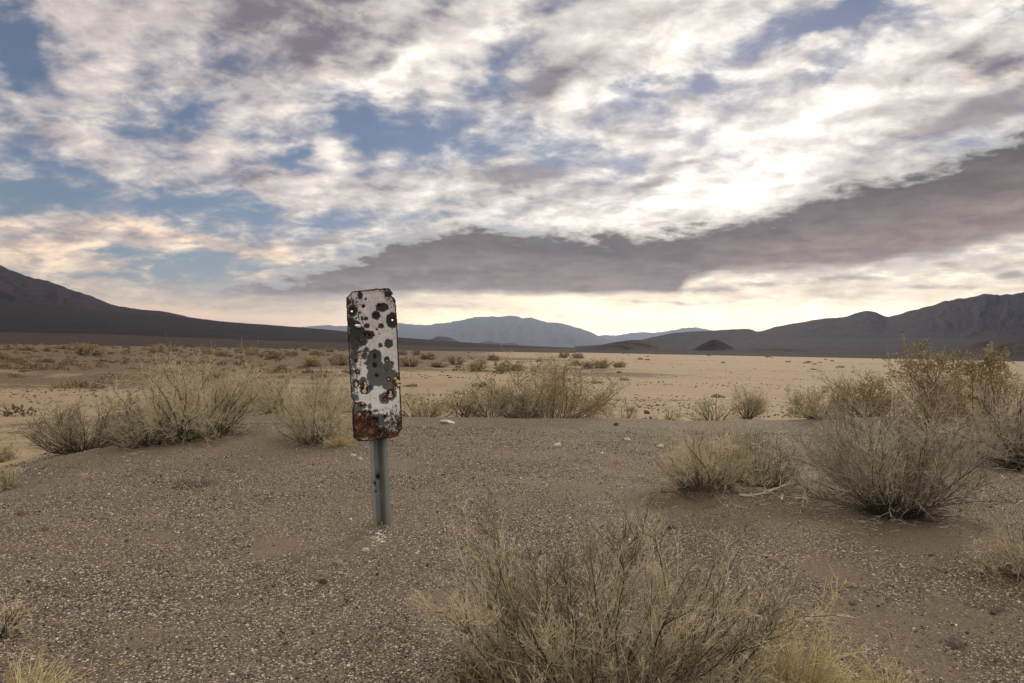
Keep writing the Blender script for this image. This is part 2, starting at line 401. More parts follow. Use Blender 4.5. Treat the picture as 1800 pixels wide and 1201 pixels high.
# ------------------------------------------------------------------ materials of the land
def land_material():
    m, g, b = material('desert_soil', 0.95, 0.08)
    pos = g.new('ShaderNodeNewGeometry').outputs['Position']
    grav = att(g, 'gravel'); scrub = att(g, 'scrub'); sandy = att(g, 'sandy')
    # -- gravel on the mound
    big = g.noise(pos, 1.1, 4, 0.55); med = g.noise(pos, 7.0, 4, 0.6); finen = g.noise(pos, 60.0, 4, 0.65)
    def vor(scale, rnd=1.0):
        v = g.new('ShaderNodeTexVoronoi'); v.voronoi_dimensions = '3D'; v.feature = 'F1'
        g.put(v.inputs['Vector'], pos); v.inputs['Scale'].default_value = scale; v.inputs['Randomness'].default_value = rnd
        return v.outputs['Color'], v.outputs['Distance']
    c1, d1 = vor(215.0); c2, d2 = vor(125.0)
    r1 = g.sep(c1); r2 = g.sep(c2)
    peb = g.ramp(r1[0], [(0.0, (0.050, 0.040, 0.038)), (0.35, (0.100, 0.080, 0.072)), (0.62, (0.17, 0.138, 0.115)), (0.80, (0.30, 0.248, 0.190)), (0.92, (0.52, 0.45, 0.35)), (1.0, (0.78, 0.72, 0.61))])
    peb2 = g.ramp(r2[1], [(0.0, (0.055, 0.044, 0.042)), (0.40, (0.110, 0.088, 0.079)), (0.66, (0.20, 0.160, 0.128)), (0.84, (0.44, 0.370, 0.28)), (1.0, (0.78, 0.73, 0.62))])
    sand = g.mix(finen, (0.215, 0.170, 0.122), (0.32, 0.258, 0.188))
    is1 = g.mul(g.step(d1, 0.62, 0.50), g.step(r1[2], 0.30, 0.36))
    cover = g.step(g.mad(med, 0.55, g.mul(big, 0.55)), 0.38, 0.58)           # where pebbles lie thick
    is2 = g.mul(g.step(d2, 0.52, 0.42), g.step(g.mad(cover, 0.30, r2[2]), 0.62, 0.66))
    gcol = g.mix(g.mul(is1, g.mad(cover, 0.55, 0.45)), sand, peb)
    gcol = g.mix(is2, gcol, peb2)
    gcol = g.mix(g.mul(g.sub(1.0, is1), g.mul(g.sub(1.0, is2), 0.55)), gcol, (0.085, 0.067, 0.053))
    gcol = g.mix(g.step(big, 0.36, 0.66, 0.0, 0.35), gcol, g.v('MULTIPLY', gcol, (1.30, 1.22, 1.10)))
    # -- pale silt of the plain with darker stony scrub ground
    xy = g.v('MULTIPLY', pos, (0.55, 1.0, 1.0))
    p1 = g.noise(g.v('MULTIPLY', pos, (0.05, 0.16, 0.1)), 1.0, 6, 0.6); p2 = g.noise(xy, 1.3, 5, 0.65); p3 = g.noise(pos, 9.0, 4, 0.6)
    silt = g.mix(p2, (0.280, 0.212, 0.136), (0.405, 0.312, 0.203))
    silt = g.mix(g.step(p3, 0.54, 0.68, 0.0, 0.55), silt, (0.24, 0.172, 0.115))
    clod = g.mul(g.step(g.noise(g.v('MULTIPLY', pos, (0.8, 2.2, 1.0)), 1.0, 5, 0.7), 0.53, 0.60), g.step(g.noise(g.v('MULTIPLY', pos, (0.04, 0.16, 1.0)), 1.0, 4, 0.55), 0.45, 0.56))
    silt = g.mix(g.mul(clod, 0.62), silt, (0.12, 0.090, 0.075))
    dk = g.mix(p2, (0.085, 0.062, 0.046), (0.18, 0.130, 0.086))
    dk = g.mix(g.step(p3, 0.50, 0.66, 0.0, 0.5), dk, (0.36, 0.27, 0.15))
    sm = g.step(g.mad(g.sub(p1, 0.5), 1.5, g.mad(g.sub(p2, 0.5), 0.8, scrub)), 0.42, 0.60)
    pcol = g.mix(sm, silt, dk)
    sd = g.step(g.mad(g.sub(med, 0.5), 1.5, g.mad(g.sub(finen, 0.5), 0.9, sandy)), 0.34, 0.80, 0.0, 0.75)
    gcol = g.mix(sd, gcol, g.mix(finen, (0.175, 0.138, 0.098), (0.255, 0.206, 0.148)))
    gm = g.step(g.mad(g.sub(med, 0.5), 0.5, grav), 0.35, 0.65)
    g.put(b.inputs['Base Color'], g.mix(gm, pcol, gcol))
    hgt = g.add(g.mul(g.sub(1.0, d1), 0.5), g.mul(g.mul(is2, g.sub(0.6, d2)), 1.6))
    hgt = g.mad(finen, 0.6, hgt)
    h2 = g.mad(p3, 4.0, g.mul(p2, 8.0))
    bump(g, b, g.mix(gm, h2, hgt), 0.006, 0.9)
    return m

# ------------------------------------------------------------------ ground sheet out to the horizon
def build_ground():
    azs = np.radians(np.concatenate([np.arange(-180, -40, 5.0), np.arange(-40, 40, 0.23), np.arange(40, 180, 5.0)]))
    rs = np.concatenate([np.geomspace(0.35, 2.6, 90)[:-1], np.geomspace(2.6, 7.0, 150)[:-1], np.geomspace(7.0, 15, 60)[:-1], np.geomspace(15, 130, 90)[:-1], np.geomspace(130, 12500, 60)])
    A, RR = np.meshgrid(azs, rs)
    X = np.sin(A) * RR; Y = np.cos(A) * RR; Z = gz(X, Y)
    n, k = A.shape
    V = np.stack([X, Y, Z], -1).reshape(-1, 3)
    i, j = np.meshgrid(np.arange(n - 1), np.arange(k), indexing='ij')
    a = i * k + j; b_ = i * k + (j + 1) % k
    F = np.stack([a, b_, b_ + k, a + k], -1).reshape(-1, 4)
    # close the middle
    c = len(V); V = np.vstack([V, [[0, 0, float(gz(0., 0.))]]])
    F = np.vstack([F, np.stack([np.full(k // 2, c), np.arange(0, 2 * (k // 2), 2) + 2, np.arange(0, 2 * (k // 2), 2) + 1, np.arange(0, 2 * (k // 2), 2)], -1) % (c + 1) if k % 2 == 0 else np.zeros((0, 4), int)])
    F[F[:, 1] == k, 1] = 0
    me = mesh_from('ground', V, F[:, ::-1])
    x, y = V[:, 0], V[:, 1]; r = np.hypot(x, y)
    attr(me, 'gravel', sstep(-1.5, -0.1, mound_s(x, y)))
    lf = sstep(6, -14, x - 0.00 * y + 6 * fbm(y * .05, x * .02, 3, 41))
    sc = lf * sstep(15, 23, y + 3 * fbm(x * 0.1, y * 0.1, 3, 43)) * (0.78 + 0.2 * sstep(24, 40, y)) * sstep(1400, 160, r) - lf * 0.55 * sstep(31, 34, y) * sstep(41, 37, y) * sstep(-0.3, 0.3, fbm(x * 0.06, y * .02, 3, 44))
    mid = sstep(36, 44, y) * sstep(82, 62, y) * sstep(18, 6, x) * 0.60
    mid = np.maximum(mid, 0.95 * sstep(92, 98, y + 6 * fbm(x * .05, y * 0, 3, 45)) * sstep(122, 112, y) * sstep(12, 2, x) )
    sa = np.zeros(len(V))
    for hx, hy, hr in SANDY: sa = np.maximum(sa, np.exp(-((x - hx) ** 2 + ((y - hy) * 0.8) ** 2) / (hr * hr)))
    attr(me, 'sandy', sa)
    sc = np.maximum(sc, lf * sstep(7, 10, y) * 0.50)
    attr(me, 'scrub', np.clip(np.maximum(sc, mid), 0, 1) - 0.10)
    o = link('ground', me, land_material()); tag(o, kind='structure')
build_ground()

# ------------------------------------------------------------------ mountains
def rock_material(name, rock_a, rock_b, fan_a, fan_b, base_c, scale):
    m, g, b = material(name, 0.95, 0.05)
    pos = g.new('ShaderNodeNewGeometry').outputs['Position']
    fan = att(g, 'fan'); base = att(g, 'base')
    n = g.noise(pos, 1.0 / scale, 6, 0.62); n2 = g.noise(pos, 7.0 / scale, 5, 0.65)
    st = g.noise(g.v('MULTIPLY', pos, (1, 1, 5.0)), 1.6 / scale, 5, 0.6)
    rock = g.mix(g.step(g.mad(n2, 0.5, g.mul(st, 0.5)), 0.36, 0.64), rock_a, rock_b)
    fc = g.mix(g.step(g.mad(n2, 0.6, g.mul(n, 0.4)), 0.36, 0.62), fan_a, fan_b)
    c = g.mix(g.step(g.mad(g.sub(n2, 0.5), 0.5, fan), 0.35, 0.65), rock, fc)
    c = g.mix(g.step(g.mad(g.sub(n2, 0.5), 0.7, base), 0.40, 0.60), c, g.mix(n2, g.v('SCALE', base_c, scale=0.62), base_c))
    g.put(b.inputs['Base Color'], c)
    n3 = g.noise(g.v('MULTIPLY', pos, (1, 1, 0.45)), 22.0 / scale, 5, 0.7)
    bump(g, b, g.mad(n3, 0.35, g.mad(n2, 0.8, n)), scale * 0.20, 1.0)
    return m

def pline(pts, x):
    p = np.array(pts, float); return np.interp(x, p[:, 0], p[:, 1])

def smooth1(v, k):
    ker = np.hanning(2 * k + 3)[1:-1]; ker /= ker.sum()
    return np.convolve(np.pad(v, (k, k), 'edge'), ker, 'valid')

def build_range(name, ridge, fanl, basel, r_base, r_fan, r_ridge, mat, seed, gully=0.22, fine=0.03, x0=None, x1=None, nstep=2.4, back=1.2, rows=84):
    """a mountain range as solid ground: foot, fan, face, crest and far slope, with eroded gullies"""
    x0 = ridge[0][0] if x0 is None else x0; x1 = ridge[-1][0] if x1 is None else x1
    px = np.arange(x0, x1 + nstep, nstep)
    def el_of(pts):
        py = smooth1(pline(pts, px), 3)
        d = [ray(a, b) for a, b in zip(px, py)]
        return np.array([math.atan2(v.x, v.y) for v in d]), np.array([v.z / math.hypot(v.x, v.y) for v in d])
    az, tr = el_of(ridge); _, tf = el_of(fanl); _, tb = el_of(basel)
    tf = np.minimum(tf, tr)
    wob = 1 + 0.10 * fbm(px * 0.004, px * 0 + seed, 3, seed)
    Hr = tr * r_ridge * wob + EYE; Hf = np.maximum(tf * r_fan + EYE, FLOOR + 0.2)
    Hf = np.minimum(Hf, Hr)
    t = np.concatenate([np.linspace(0, 1, rows // 3)[:-1], np.linspace(1, 2, rows - rows // 3), np.linspace(2, 2 + back, rows // 4)[1:]])
    T, AZ = np.meshgrid(t, az); PX = np.repeat(px[:, None], len(t), 1)
    hr, hf, wb = Hr[:, None], Hf[:, None], wob[:, None]
    f1 = np.clip(T, 0, 1); f2 = np.clip(T - 1, 0, 1); f3 = np.clip(T - 2, 0, None)
    RR = r_base + (r_fan - r_base) * f1 + (r_ridge * wb - r_fan) * f2 + (r_ridge - r_fan) * f3
    Z = (FLOOR - 0.3) + (hf - FLOOR + 0.3) * f1 ** 1.25 + (hr - hf) * (0.75 * f2 + 0.25 * f2 ** 2) - (hr + 0.6) * np.clip(f3 / back, 0, 1) ** 0.8
    face = np.sin(np.pi * np.clip(f2 * 0.93 + 0.02, 0, 1)) ** 0.8 * (T > 1) + 0
    u = PX * 0.018
    wv = fbm(PX * 0.010, T * 1.5, 3, seed + 3) * 1.6
    gl = ridged(u + wv + 0.35 * f2, f2 * 0.9 + 5, 5, seed + 5) - 0.62
    Z = Z + (hr - hf) * gully * gl * face * 2.2
    Z = Z + (hr - hf) * fine * fbm(PX * 0.10, T * 6, 4, seed + 9, 0.6) * np.clip(f2 * 3, 0, 1) * (f3 < back * 0.9)
    X = np.sin(AZ) * RR; Y = np.cos(AZ) * RR
    n, k = T.shape
    V = np.stack([X, Y, Z], -1).reshape(-1, 3)
    i, j = np.meshgrid(np.arange(n - 1), np.arange(k - 1), indexing='ij'); a = i * k + j
    F = np.stack([a, a + k, a + k + 1, a + 1], -1).reshape(-1, 4)
    me = mesh_from(name, V, F)
    fan = sstep(1.20, 0.96, T + 0.10 * fbm(PX * 0.03, T * 2, 3, seed + 13)) * 1.0
    elv = (Z - EYE) / RR
    bs = sstep(0.0016, -0.0016, elv - tb[:, None])
    attr(me, 'fan', fan.ravel()); attr(me, 'base', np.where(T < 1.0, bs, 0).ravel())
    o = link(name, me, mat); tag(o, kind='structure')
    return o

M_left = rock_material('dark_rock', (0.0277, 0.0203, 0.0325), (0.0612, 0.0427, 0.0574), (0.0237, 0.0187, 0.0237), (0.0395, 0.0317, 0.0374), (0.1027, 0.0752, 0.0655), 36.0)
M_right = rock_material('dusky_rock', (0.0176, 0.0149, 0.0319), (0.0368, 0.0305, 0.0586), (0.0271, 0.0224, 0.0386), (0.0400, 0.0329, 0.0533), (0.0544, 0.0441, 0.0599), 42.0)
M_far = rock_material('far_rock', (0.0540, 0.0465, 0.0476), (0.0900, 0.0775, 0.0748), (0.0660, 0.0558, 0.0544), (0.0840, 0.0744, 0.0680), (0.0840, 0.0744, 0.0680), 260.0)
M_hill = rock_material('hill_rock', (0.0396, 0.0296, 0.0298), (0.0607, 0.0454, 0.0416), (0.0422, 0.0327, 0.0298), (0.0607, 0.0465, 0.0393), (0.0792, 0.0607, 0.0476), 18.0)

build_range('mountain', [(-1500, 640), (-1250, 560), (-1000, 520), (-760, 470), (-560, 478), (-420, 455), (-300, 430), (-180, 442), (-80, 452), (0, 467), (25, 476), (60, 489), (95, 497), (140, 514), (200, 536), (240, 543), (285, 547), (335, 558), (400, 566), (500, 573), (600, 582), (700, 593), (800, 601), (880, 606), (1010, 611.5)],
            [(-1500, 640), (-1000, 560), (-420, 520), (0, 529), (120, 538), (200, 548), (300, 556), (400, 567), (500, 574), (1010, 612)],
            [(-1500, 640), (-420, 572), (0, 583), (250, 590), (450, 598), (600, 603), (800, 610), (1010, 614)], 260, 740, 1040, M_left, 51, gully=0.20, nstep=3.2)
build_range('mountain', [(1010, 609), (1060, 606), (1100, 604), (1150, 592), (1185, 585), (1220, 583), (1270, 580), (1318, 578), (1334, 584), (1365, 574), (1410, 566), (1450, 560), (1485, 558), (1510, 549), (1525, 546), (1540, 549), (1560, 558), (1585, 551), (1610, 544), (1640, 537), (1660, 530), (1700, 523), (1730, 517), (1755, 519), (1800, 514), (1900, 505), (2050, 512), (2250, 500), (2500, 530), (2750, 540), (3000, 600), (3250, 672)],
            [(1010, 612), (1100, 609), (1200, 604), (1350, 598), (1500, 596), (1700, 596), (2250, 600), (3250, 672)],
            [(1010, 616), (1400, 621.5), (1800, 629.0), (2250, 637), (3250, 672)], 330, 860, 1300, M_right, 83, gully=0.045, nstep=3.2)
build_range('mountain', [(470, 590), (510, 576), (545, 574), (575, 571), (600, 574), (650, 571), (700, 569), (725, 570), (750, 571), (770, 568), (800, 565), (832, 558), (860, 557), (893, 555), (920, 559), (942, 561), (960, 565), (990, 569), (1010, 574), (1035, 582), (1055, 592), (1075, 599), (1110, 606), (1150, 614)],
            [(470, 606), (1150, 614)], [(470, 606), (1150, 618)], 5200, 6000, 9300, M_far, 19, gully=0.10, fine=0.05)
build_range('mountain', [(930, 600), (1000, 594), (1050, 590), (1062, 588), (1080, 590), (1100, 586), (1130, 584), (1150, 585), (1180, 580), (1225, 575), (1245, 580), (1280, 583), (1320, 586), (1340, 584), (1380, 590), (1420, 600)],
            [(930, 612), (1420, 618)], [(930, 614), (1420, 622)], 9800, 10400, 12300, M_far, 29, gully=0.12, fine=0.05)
def hill(ridge, rb, rr, seed):
    a, b = ridge[0][0], ridge[-1][0]
    yl = [(a, 613 + 0.018 * (a - 900) + 4), (b, 613 + 0.018 * (b - 900) + 4)]
    build_range('hill', ridge, yl, yl, rb, rb + 12, rr, M_hill, seed, gully=0.16, fine=0.04, nstep=1.4, back=1.0, rows=48)
hill([(1015, 617), (1030, 612), (1060, 605.5), (1085, 601), (1105, 598.5), (1125, 598), (1145, 600), (1165, 606), (1185, 614), (1195, 619)], 500, 600, 61)
hill([(1208, 620), (1222, 612), (1235, 604), (1247, 599.5), (1258, 598), (1268, 600), (1280, 606), (1294, 613), (1310, 620)], 470, 530, 67)
hill([(1640, 628), (1670, 617), (1695, 607), (1725, 600), (1760, 595), (1800, 592), (1850, 590), (1930, 598), (2010, 616), (2060, 634)], 400, 530, 71)
hill([(1290, 621), (1330, 613), (1360, 612), (1400, 614), (1460, 620), (1500, 624.5)], 430, 475, 73)
hill([(735, 607), (752, 598), (770, 592), (786, 591.5), (800, 597), (815, 605), (825, 611)], 1900, 2100, 77)
hill([(830, 611), (845, 602), (862, 600), (880, 604), (905, 603), (930, 612)], 2500, 2750, 79)

# ------------------------------------------------------------------ desert haze: thin even air round everything
def build_haze():
    me = bpy.data.meshes.new('haze')
    L, B, T = 13200.0, -1.9, 395.0
    v = [(sx * L, sy * L, z) for z in (B, T) for sx, sy in ((-1, -1), (1, -1), (1, 1), (-1, 1))]
    me.from_pydata(v, [], [(3, 2, 1, 0), (4, 5, 6, 7), (0, 1, 5, 4), (1, 2, 6, 5), (2, 3, 7, 6), (3, 0, 4, 7)])
    m = bpy.data.materials.new('haze'); m.use_nodes = True; nt = m.node_tree; nt.nodes.clear()
    pv = nt.nodes.new('ShaderNodeVolumePrincipled'); out = nt.nodes.new('ShaderNodeOutputMaterial')
    pv.inputs['Color'].default_value = (0.60, 0.74, 1.0, 1); pv.inputs['Density'].default_value = 8.5e-5; pv.inputs['Anisotropy'].default_value = 0.1
    nt.links.new(pv.outputs[0], out.inputs['Volume'])
    o = link('haze', me, m); tag(o, kind='stuff')
build_haze()

# ------------------------------------------------------------------ plants
def unit(v):
    return v / np.maximum(np.linalg.norm(v, axis=-1, keepdims=True), 1e-9)

def grow(P, D, L, k, wig, up=0.0, rs=rng):
    """paths (N, k+1, 3) starting at P along D, wandering by wig and bending by up"""
    n = len(P); out = np.empty((n, k + 1, 3)); out[:, 0] = P; d = unit(D); p = P.copy()
    for i in range(k):
        d = d + rs.normal(0, wig, (n, 3)); d[:, 2] += up; d = unit(d)
        p = p + d * (L / k)[:, None]; out[:, i + 1] = p
    return out

def along(paths, idx, t):
    """points and tangents on paths idx at parameter t"""
    k = paths.shape[1] - 1; f = np.clip(t * k, 0, k - 1e-4); i = f.astype(int); w = (f - i)[:, None]
    a = paths[idx, i]; b = paths[idx, i + 1]
    return a * (1 - w) + b * w, unit(b - a)

def deflect(T, lo, hi, rs=rng, up=0.0):
    n = len(T); v = rs.normal(0, 1, (n, 3)); v = unit(v - (v * T).sum(1)[:, None] * T)
    a = np.radians(rs.uniform(lo, hi, n))[:, None]
    d = T * np.cos(a) + v * np.sin(a); d[:, 2] += up
    return unit(d)

def tubes(paths, r0, r1, tone, sides=3):
    """thin tapering twigs as one array of verts and quads"""
    n, k1, _ = paths.shape
    tan = np.empty_like(paths); tan[:, 1:-1] = paths[:, 2:] - paths[:, :-2]; tan[:, 0] = paths[:, 1] - paths[:, 0]; tan[:, -1] = paths[:, -1] - paths[:, -2]
    tan = unit(tan)
    ref = np.where(np.abs(tan[..., 2:3]) > 0.9, np.array([1.0, 0, 0]), np.array([0, 0, 1.0]))
    u = unit(np.cross(tan, ref)); v = np.cross(tan, u)
    rr = r0[:, None] + (r1 - r0)[:, None] * np.linspace(0, 1, k1)[None]
    ang = np.arange(sides) * 2 * np.pi / sides
    ring = paths[:, :, None, :] + rr[:, :, None, None] * (np.cos(ang)[None, None, :, None] * u[:, :, None, :] + np.sin(ang)[None, None, :, None] * v[:, :, None, :])
    V = ring.reshape(-1, 3)
    base = (np.arange(n) * k1 * sides)[:, None, None] + (np.arange(k1 - 1) * sides)[None, :, None] + np.arange(sides)[None, None, :]
    nxt = (np.arange(n) * k1 * sides)[:, None, None] + (np.arange(k1 - 1) * sides)[None, :, None] + ((np.arange(sides) + 1) % sides)[None, None, :]
    F = np.stack([base, nxt, nxt + sides, base + sides], -1).reshape(-1, 4)
    return V, F, np.repeat(tone, k1 * sides)

def leaves(P, T, size, tone, rs=rng, width=0.42):
    n = len(P); d = unit(T + rs.normal(0, 0.7, (n, 3))); s = unit(np.cross(d, rs.normal(0, 1, (n, 3))))
    L = (size * rs.uniform(0.6, 1.3, n))[:, None]
    q = np.stack([P, P + d * L * 0.5 + s * L * width * 0.5, P + d * L, P + d * L * 0.5 - s * L * width * 0.5], 1)
    return q.reshape(-1, 3), np.arange(4 * n).reshape(-1, 4), np.repeat(tone, 4)

def pack(name, parts, mat, parent):
    parts = [p for p in parts if len(p[0])]
    if not parts: return None
    off = 0; V = []; F = []; T = []
    for v, f, t in parts:
        V.append(v); F.append(f + off); T.append(t); off += len(v)
    me = mesh_from(name, np.vstack(V), np.vstack(F), smooth=False); attr(me, 'tone', np.concatenate(T))
    return tag(link(name, me, mat, parent), kind='stuff')

def twig_material(name, stops, trans=0.0):
    m, g, b = material(name, 0.85, 0.15)
    t = att(g, 'tone'); pos = g.new('ShaderNodeTexCoord').outputs['Object']
    n = g.noise(pos, 45.0, 3, 0.6)
    g.put(b.inputs['Base Color'], g.ramp(g.mad(g.sub(n, 0.5), 0.35, t), stops))
    return m

BARK = {'dark': twig_material('old_bark', [(0, (0.032, 0.026, 0.022)), (0.5, (0.068, 0.056, 0.047)), (1, (0.15, 0.128, 0.102))]), 'pale': twig_material('grey_bark', [(0, (0.07, 0.058, 0.047)), (0.5, (0.17, 0.145, 0.114)), (1, (0.34, 0.295, 0.23))])}
TW = {
    'straw': twig_material('straw_twigs', [(0, (0.12, 0.100, 0.070)), (0.35, (0.28, 0.238, 0.164)), (0.62, (0.53, 0.460, 0.312)), (0.85, (0.69, 0.605, 0.405)), (1, (0.76, 0.68, 0.47))]),
    'grey': twig_material('grey_twigs', [(0, (0.11, 0.096, 0.077)), (0.35, (0.29, 0.255, 0.198)), (0.75, (0.57, 0.510, 0.395)), (1, (0.74, 0.68, 0.53))]),
    'pale': twig_material('pale_twigs', [(0, (0.30, 0.254, 0.165)), (0.5, (0.61, 0.525, 0.350)), (1, (0.76, 0.69, 0.51))]),
    'tan': twig_material('tan_twigs', [(0, (0.22, 0.165, 0.098)), (0.5, (0.42, 0.325, 0.195)), (1, (0.60, 0.480, 0.300))]),
    'gold': twig_material('golden_straw', [(0, (0.33, 0.250, 0.125)), (0.5, (0.58, 0.470, 0.255)), (1, (0.76, 0.65, 0.40))]),
}
LF = {
    'olive': twig_material('olive_leaves', [(0, (0.20, 0.170, 0.092)), (0.5, (0.36, 0.305, 0.170)), (1, (0.56, 0.475, 0.285))]),
    'sage': twig_material('sage_leaves', [(0, (0.27, 0.232, 0.130)), (0.5, (0.48, 0.420, 0.245)), (1, (0.68, 0.60, 0.38))]),
    'brown': twig_material('brown_leaves', [(0, (0.16, 0.120, 0.064)), (0.5, (0.29, 0.222, 0.116)), (1, (0.44, 0.345, 0.185))]),
    'gold': twig_material('golden_leaves', [(0, (0.24, 0.178, 0.090)), (0.5, (0.37, 0.282, 0.146)), (1, (0.52, 0.410, 0.225))]),
    'lime': twig_material('lime_leaves', [(0, (0.30, 0.260, 0.100)), (0.5, (0.48, 0.425, 0.175)), (1, (0.64, 0.57, 0.27))]),
    'scrub': twig_material('scrub_leaves', [(0, (0.12, 0.088, 0.050)), (0.5, (0.22, 0.165, 0.092)), (1, (0.36, 0.280, 0.155))]),
}

def shrub_parts(root, rx, rz, seed, stems=45, kids=8, twigs=6, spines=1.6, twig='straw', leaf=None, nleaf=0, lsize=0.008,
                rad=1.0, lean=(0, 0), flat=0.0, spread=78, wig=0.18, up=0.05, base_r=0.12, shoots=0, tl=0.20, pw=2.6, ry=None, a2=(18, 64), a3=(22, 72), w3=1.4, high=0.0, barkm='dark', tangle=1.6, low=0.10, stemr=1.0, fine=0):
    rs = np.random.default_rng(seed); ry = rx if ry is None else ry
    n = stems; th = rs.uniform(0, 2 * np.pi, n); ph = np.radians(spread) * np.sqrt(rs.uniform(0.0, 1, n))
    D = np.stack([np.sin(ph) * np.cos(th), np.sin(ph) * np.sin(th), np.cos(ph) + flat], 1); D = unit(D)
    Lm = (np.hypot(D[:, 0] / rx, D[:, 1] / ry) ** pw + (np.abs(D[:, 2]) / rz) ** pw) ** (-1 / pw)
    L = Lm * rs.uniform(0.62, 1.0, n) * 1.04
    P = np.stack([np.cos(th) * rx * base_r * rs.uniform(0, 1, n), np.sin(th) * ry * base_r * rs.uniform(0, 1, n), np.full(n, -0.015)], 1)
    D[:, 0] += lean[0]; D[:, 1] += lean[1]
    s1 = grow(P, D, L, 7, wig, up, rs)
    R = 0.0025 * stemr * rad * rs.uniform(0.7, 1.5, n) * (0.5 + 0.5 * rz / 0.35) ** 0.5
    bark_parts = [tubes(s1, R * 1.25, R * 0.35, rs.uniform(0.1, 0.9, n), 4)]
    nb = int(n * tangle); tb = rs.uniform(0, 2 * np.pi, nb); pb = np.radians(rs.uniform(35, 88, nb))
    Db = np.stack([np.sin(pb) * np.cos(tb), np.sin(pb) * np.sin(tb), np.cos(pb)], 1); rb = base_r * np.sqrt(rs.uniform(0, 1, nb))
    Pb = np.stack([np.cos(tb) * rx * rb, np.sin(tb) * ry * rb, np.full(nb, -0.005)], 1)
    sb = grow(Pb, Db, 0.5 * (rx + rz) * rs.uniform(0.15, 0.5, nb), 5, 0.25, 0.03, rs); sb[:, 1:, 2] = np.maximum(sb[:, 1:, 2], 0.004)
    bark_parts.append(tubes(sb, 0.0016 * rad * rs.uniform(0.6, 1.4, nb), np.full(nb, 0.0005 * rad), rs.uniform(0.0, 0.6, nb), 3))
    m = n * kids; idx = np.repeat(np.arange(n), kids); t = rs.uniform(0.0, 1.0, m) ** 0.8 * (1 - low) + low
    p, T = along(s1, idx, t)
    L2 = L[idx] * rs.uniform(0.20, 0.48, m) * (1.15 - 0.55 * t)
    s2 = grow(p, deflect(T, *a2, rs, 0.06), L2, 4, wig * 1.5, up, rs)
    R2 = 0.0013 * rad * rs.uniform(0.7, 1.3, m)
    old = rs.uniform(0, 1, m) < 0.30
    bark_parts.append(tubes(s2[old], R2[old], R2[old] * 0.5, rs.uniform(0.3, 1.0, old.sum()), 3))
    tw_parts = [tubes(s2[~old], R2[~old], R2[~old] * 0.45, rs.uniform(0.1, 0.8, (~old).sum()), 3)]
    q = m * twigs; idx3 = np.repeat(np.arange(m), twigs); t3 = rs.uniform(0.15, 1.0, q)
    p3, T3 = along(s2, idx3, t3)
    L3 = rz * tl * rs.uniform(0.35, 1.2, q)
    s3 = grow(p3, deflect(T3, *a3, rs, 0.04), L3, 3 if fine else 2, wig * w3, up * 0.6, rs)
    hgt = np.clip(p3[:, 2] / rz, 0, 1.1)
    tone3 = np.clip(np.repeat(rs.uniform(0.0, 0.8, n)[idx], twigs) + rs.normal(0, 0.13, q), 0, 1)
    tw_parts.append(tubes(s3, np.full(q, 0.00085 * rad), np.full(q, 0.00045 * rad), tone3, 3))
    w = int(q * spines)
    if w:
        i4 = rs.integers(0, q, w); p4, T4 = along(s3, i4, rs.uniform(0.2, 0.95, w))
        s4 = grow(p4, deflect(T4, 30, 75, rs), L3[i4] * rs.uniform(0.15, 0.5, w), 1, wig, 0, rs)
        tw_parts.append(tubes(s4, np.full(w, 0.00065 * rad), np.full(w, 0.0003 * rad), np.clip(tone3[i4] + 0.12, 0, 1), 3))
    if shoots:
        th = rs.uniform(0, 2 * np.pi, shoots); i5 = rs.integers(0, n, shoots); p5, T5 = along(s1, i5, rs.uniform(0.30, 0.9, shoots))
        L5 = rz * rs.uniform(0.20, 0.46, shoots)
        s5 = grow(p5, T5 * 0.5 + np.array([0, 0, 1.0]), L5, 6, 0.10, 0.05, rs)
        tw_parts.append(tubes(s5, np.full(shoots, 0.0011 * rad), np.full(shoots, 0.0005 * rad), rs.uniform(0.6, 1.0, shoots), 3))
        w5 = shoots * 12; i6 = np.repeat(np.arange(shoots), 12); p6, T6 = along(s5, i6, rs.uniform(0.1, 1, w5))
        s6 = grow(p6, deflect(T6, 28, 60, rs), rz * 0.07 * rs.uniform(0.3, 1.2, w5), 1, 0.12, 0.02, rs)
        tw_parts.append(tubes(s6, np.full(w5, 0.0008 * rad), np.full(w5, 0.0004 * rad), rs.uniform(0.6, 1.0, w5), 3))
    pack('stems', bark_parts, BARK[barkm], root)
    pack('twigs', tw_parts, TW[twig], root)
    if leaf and nleaf:
        wt = np.clip(hgt - high, 0.02, 1) ** (1.5 if high else 0.3); i7 = rs.choice(q, nleaf, p=wt / wt.sum()); p7, T7 = along(s3, i7, rs.uniform(0.1, 1.0, nleaf))
        pack('leaves', [leaves(p7, T7, np.full(nleaf, lsize), rs.uniform(0, 1, nleaf), rs)], LF[leaf], root)

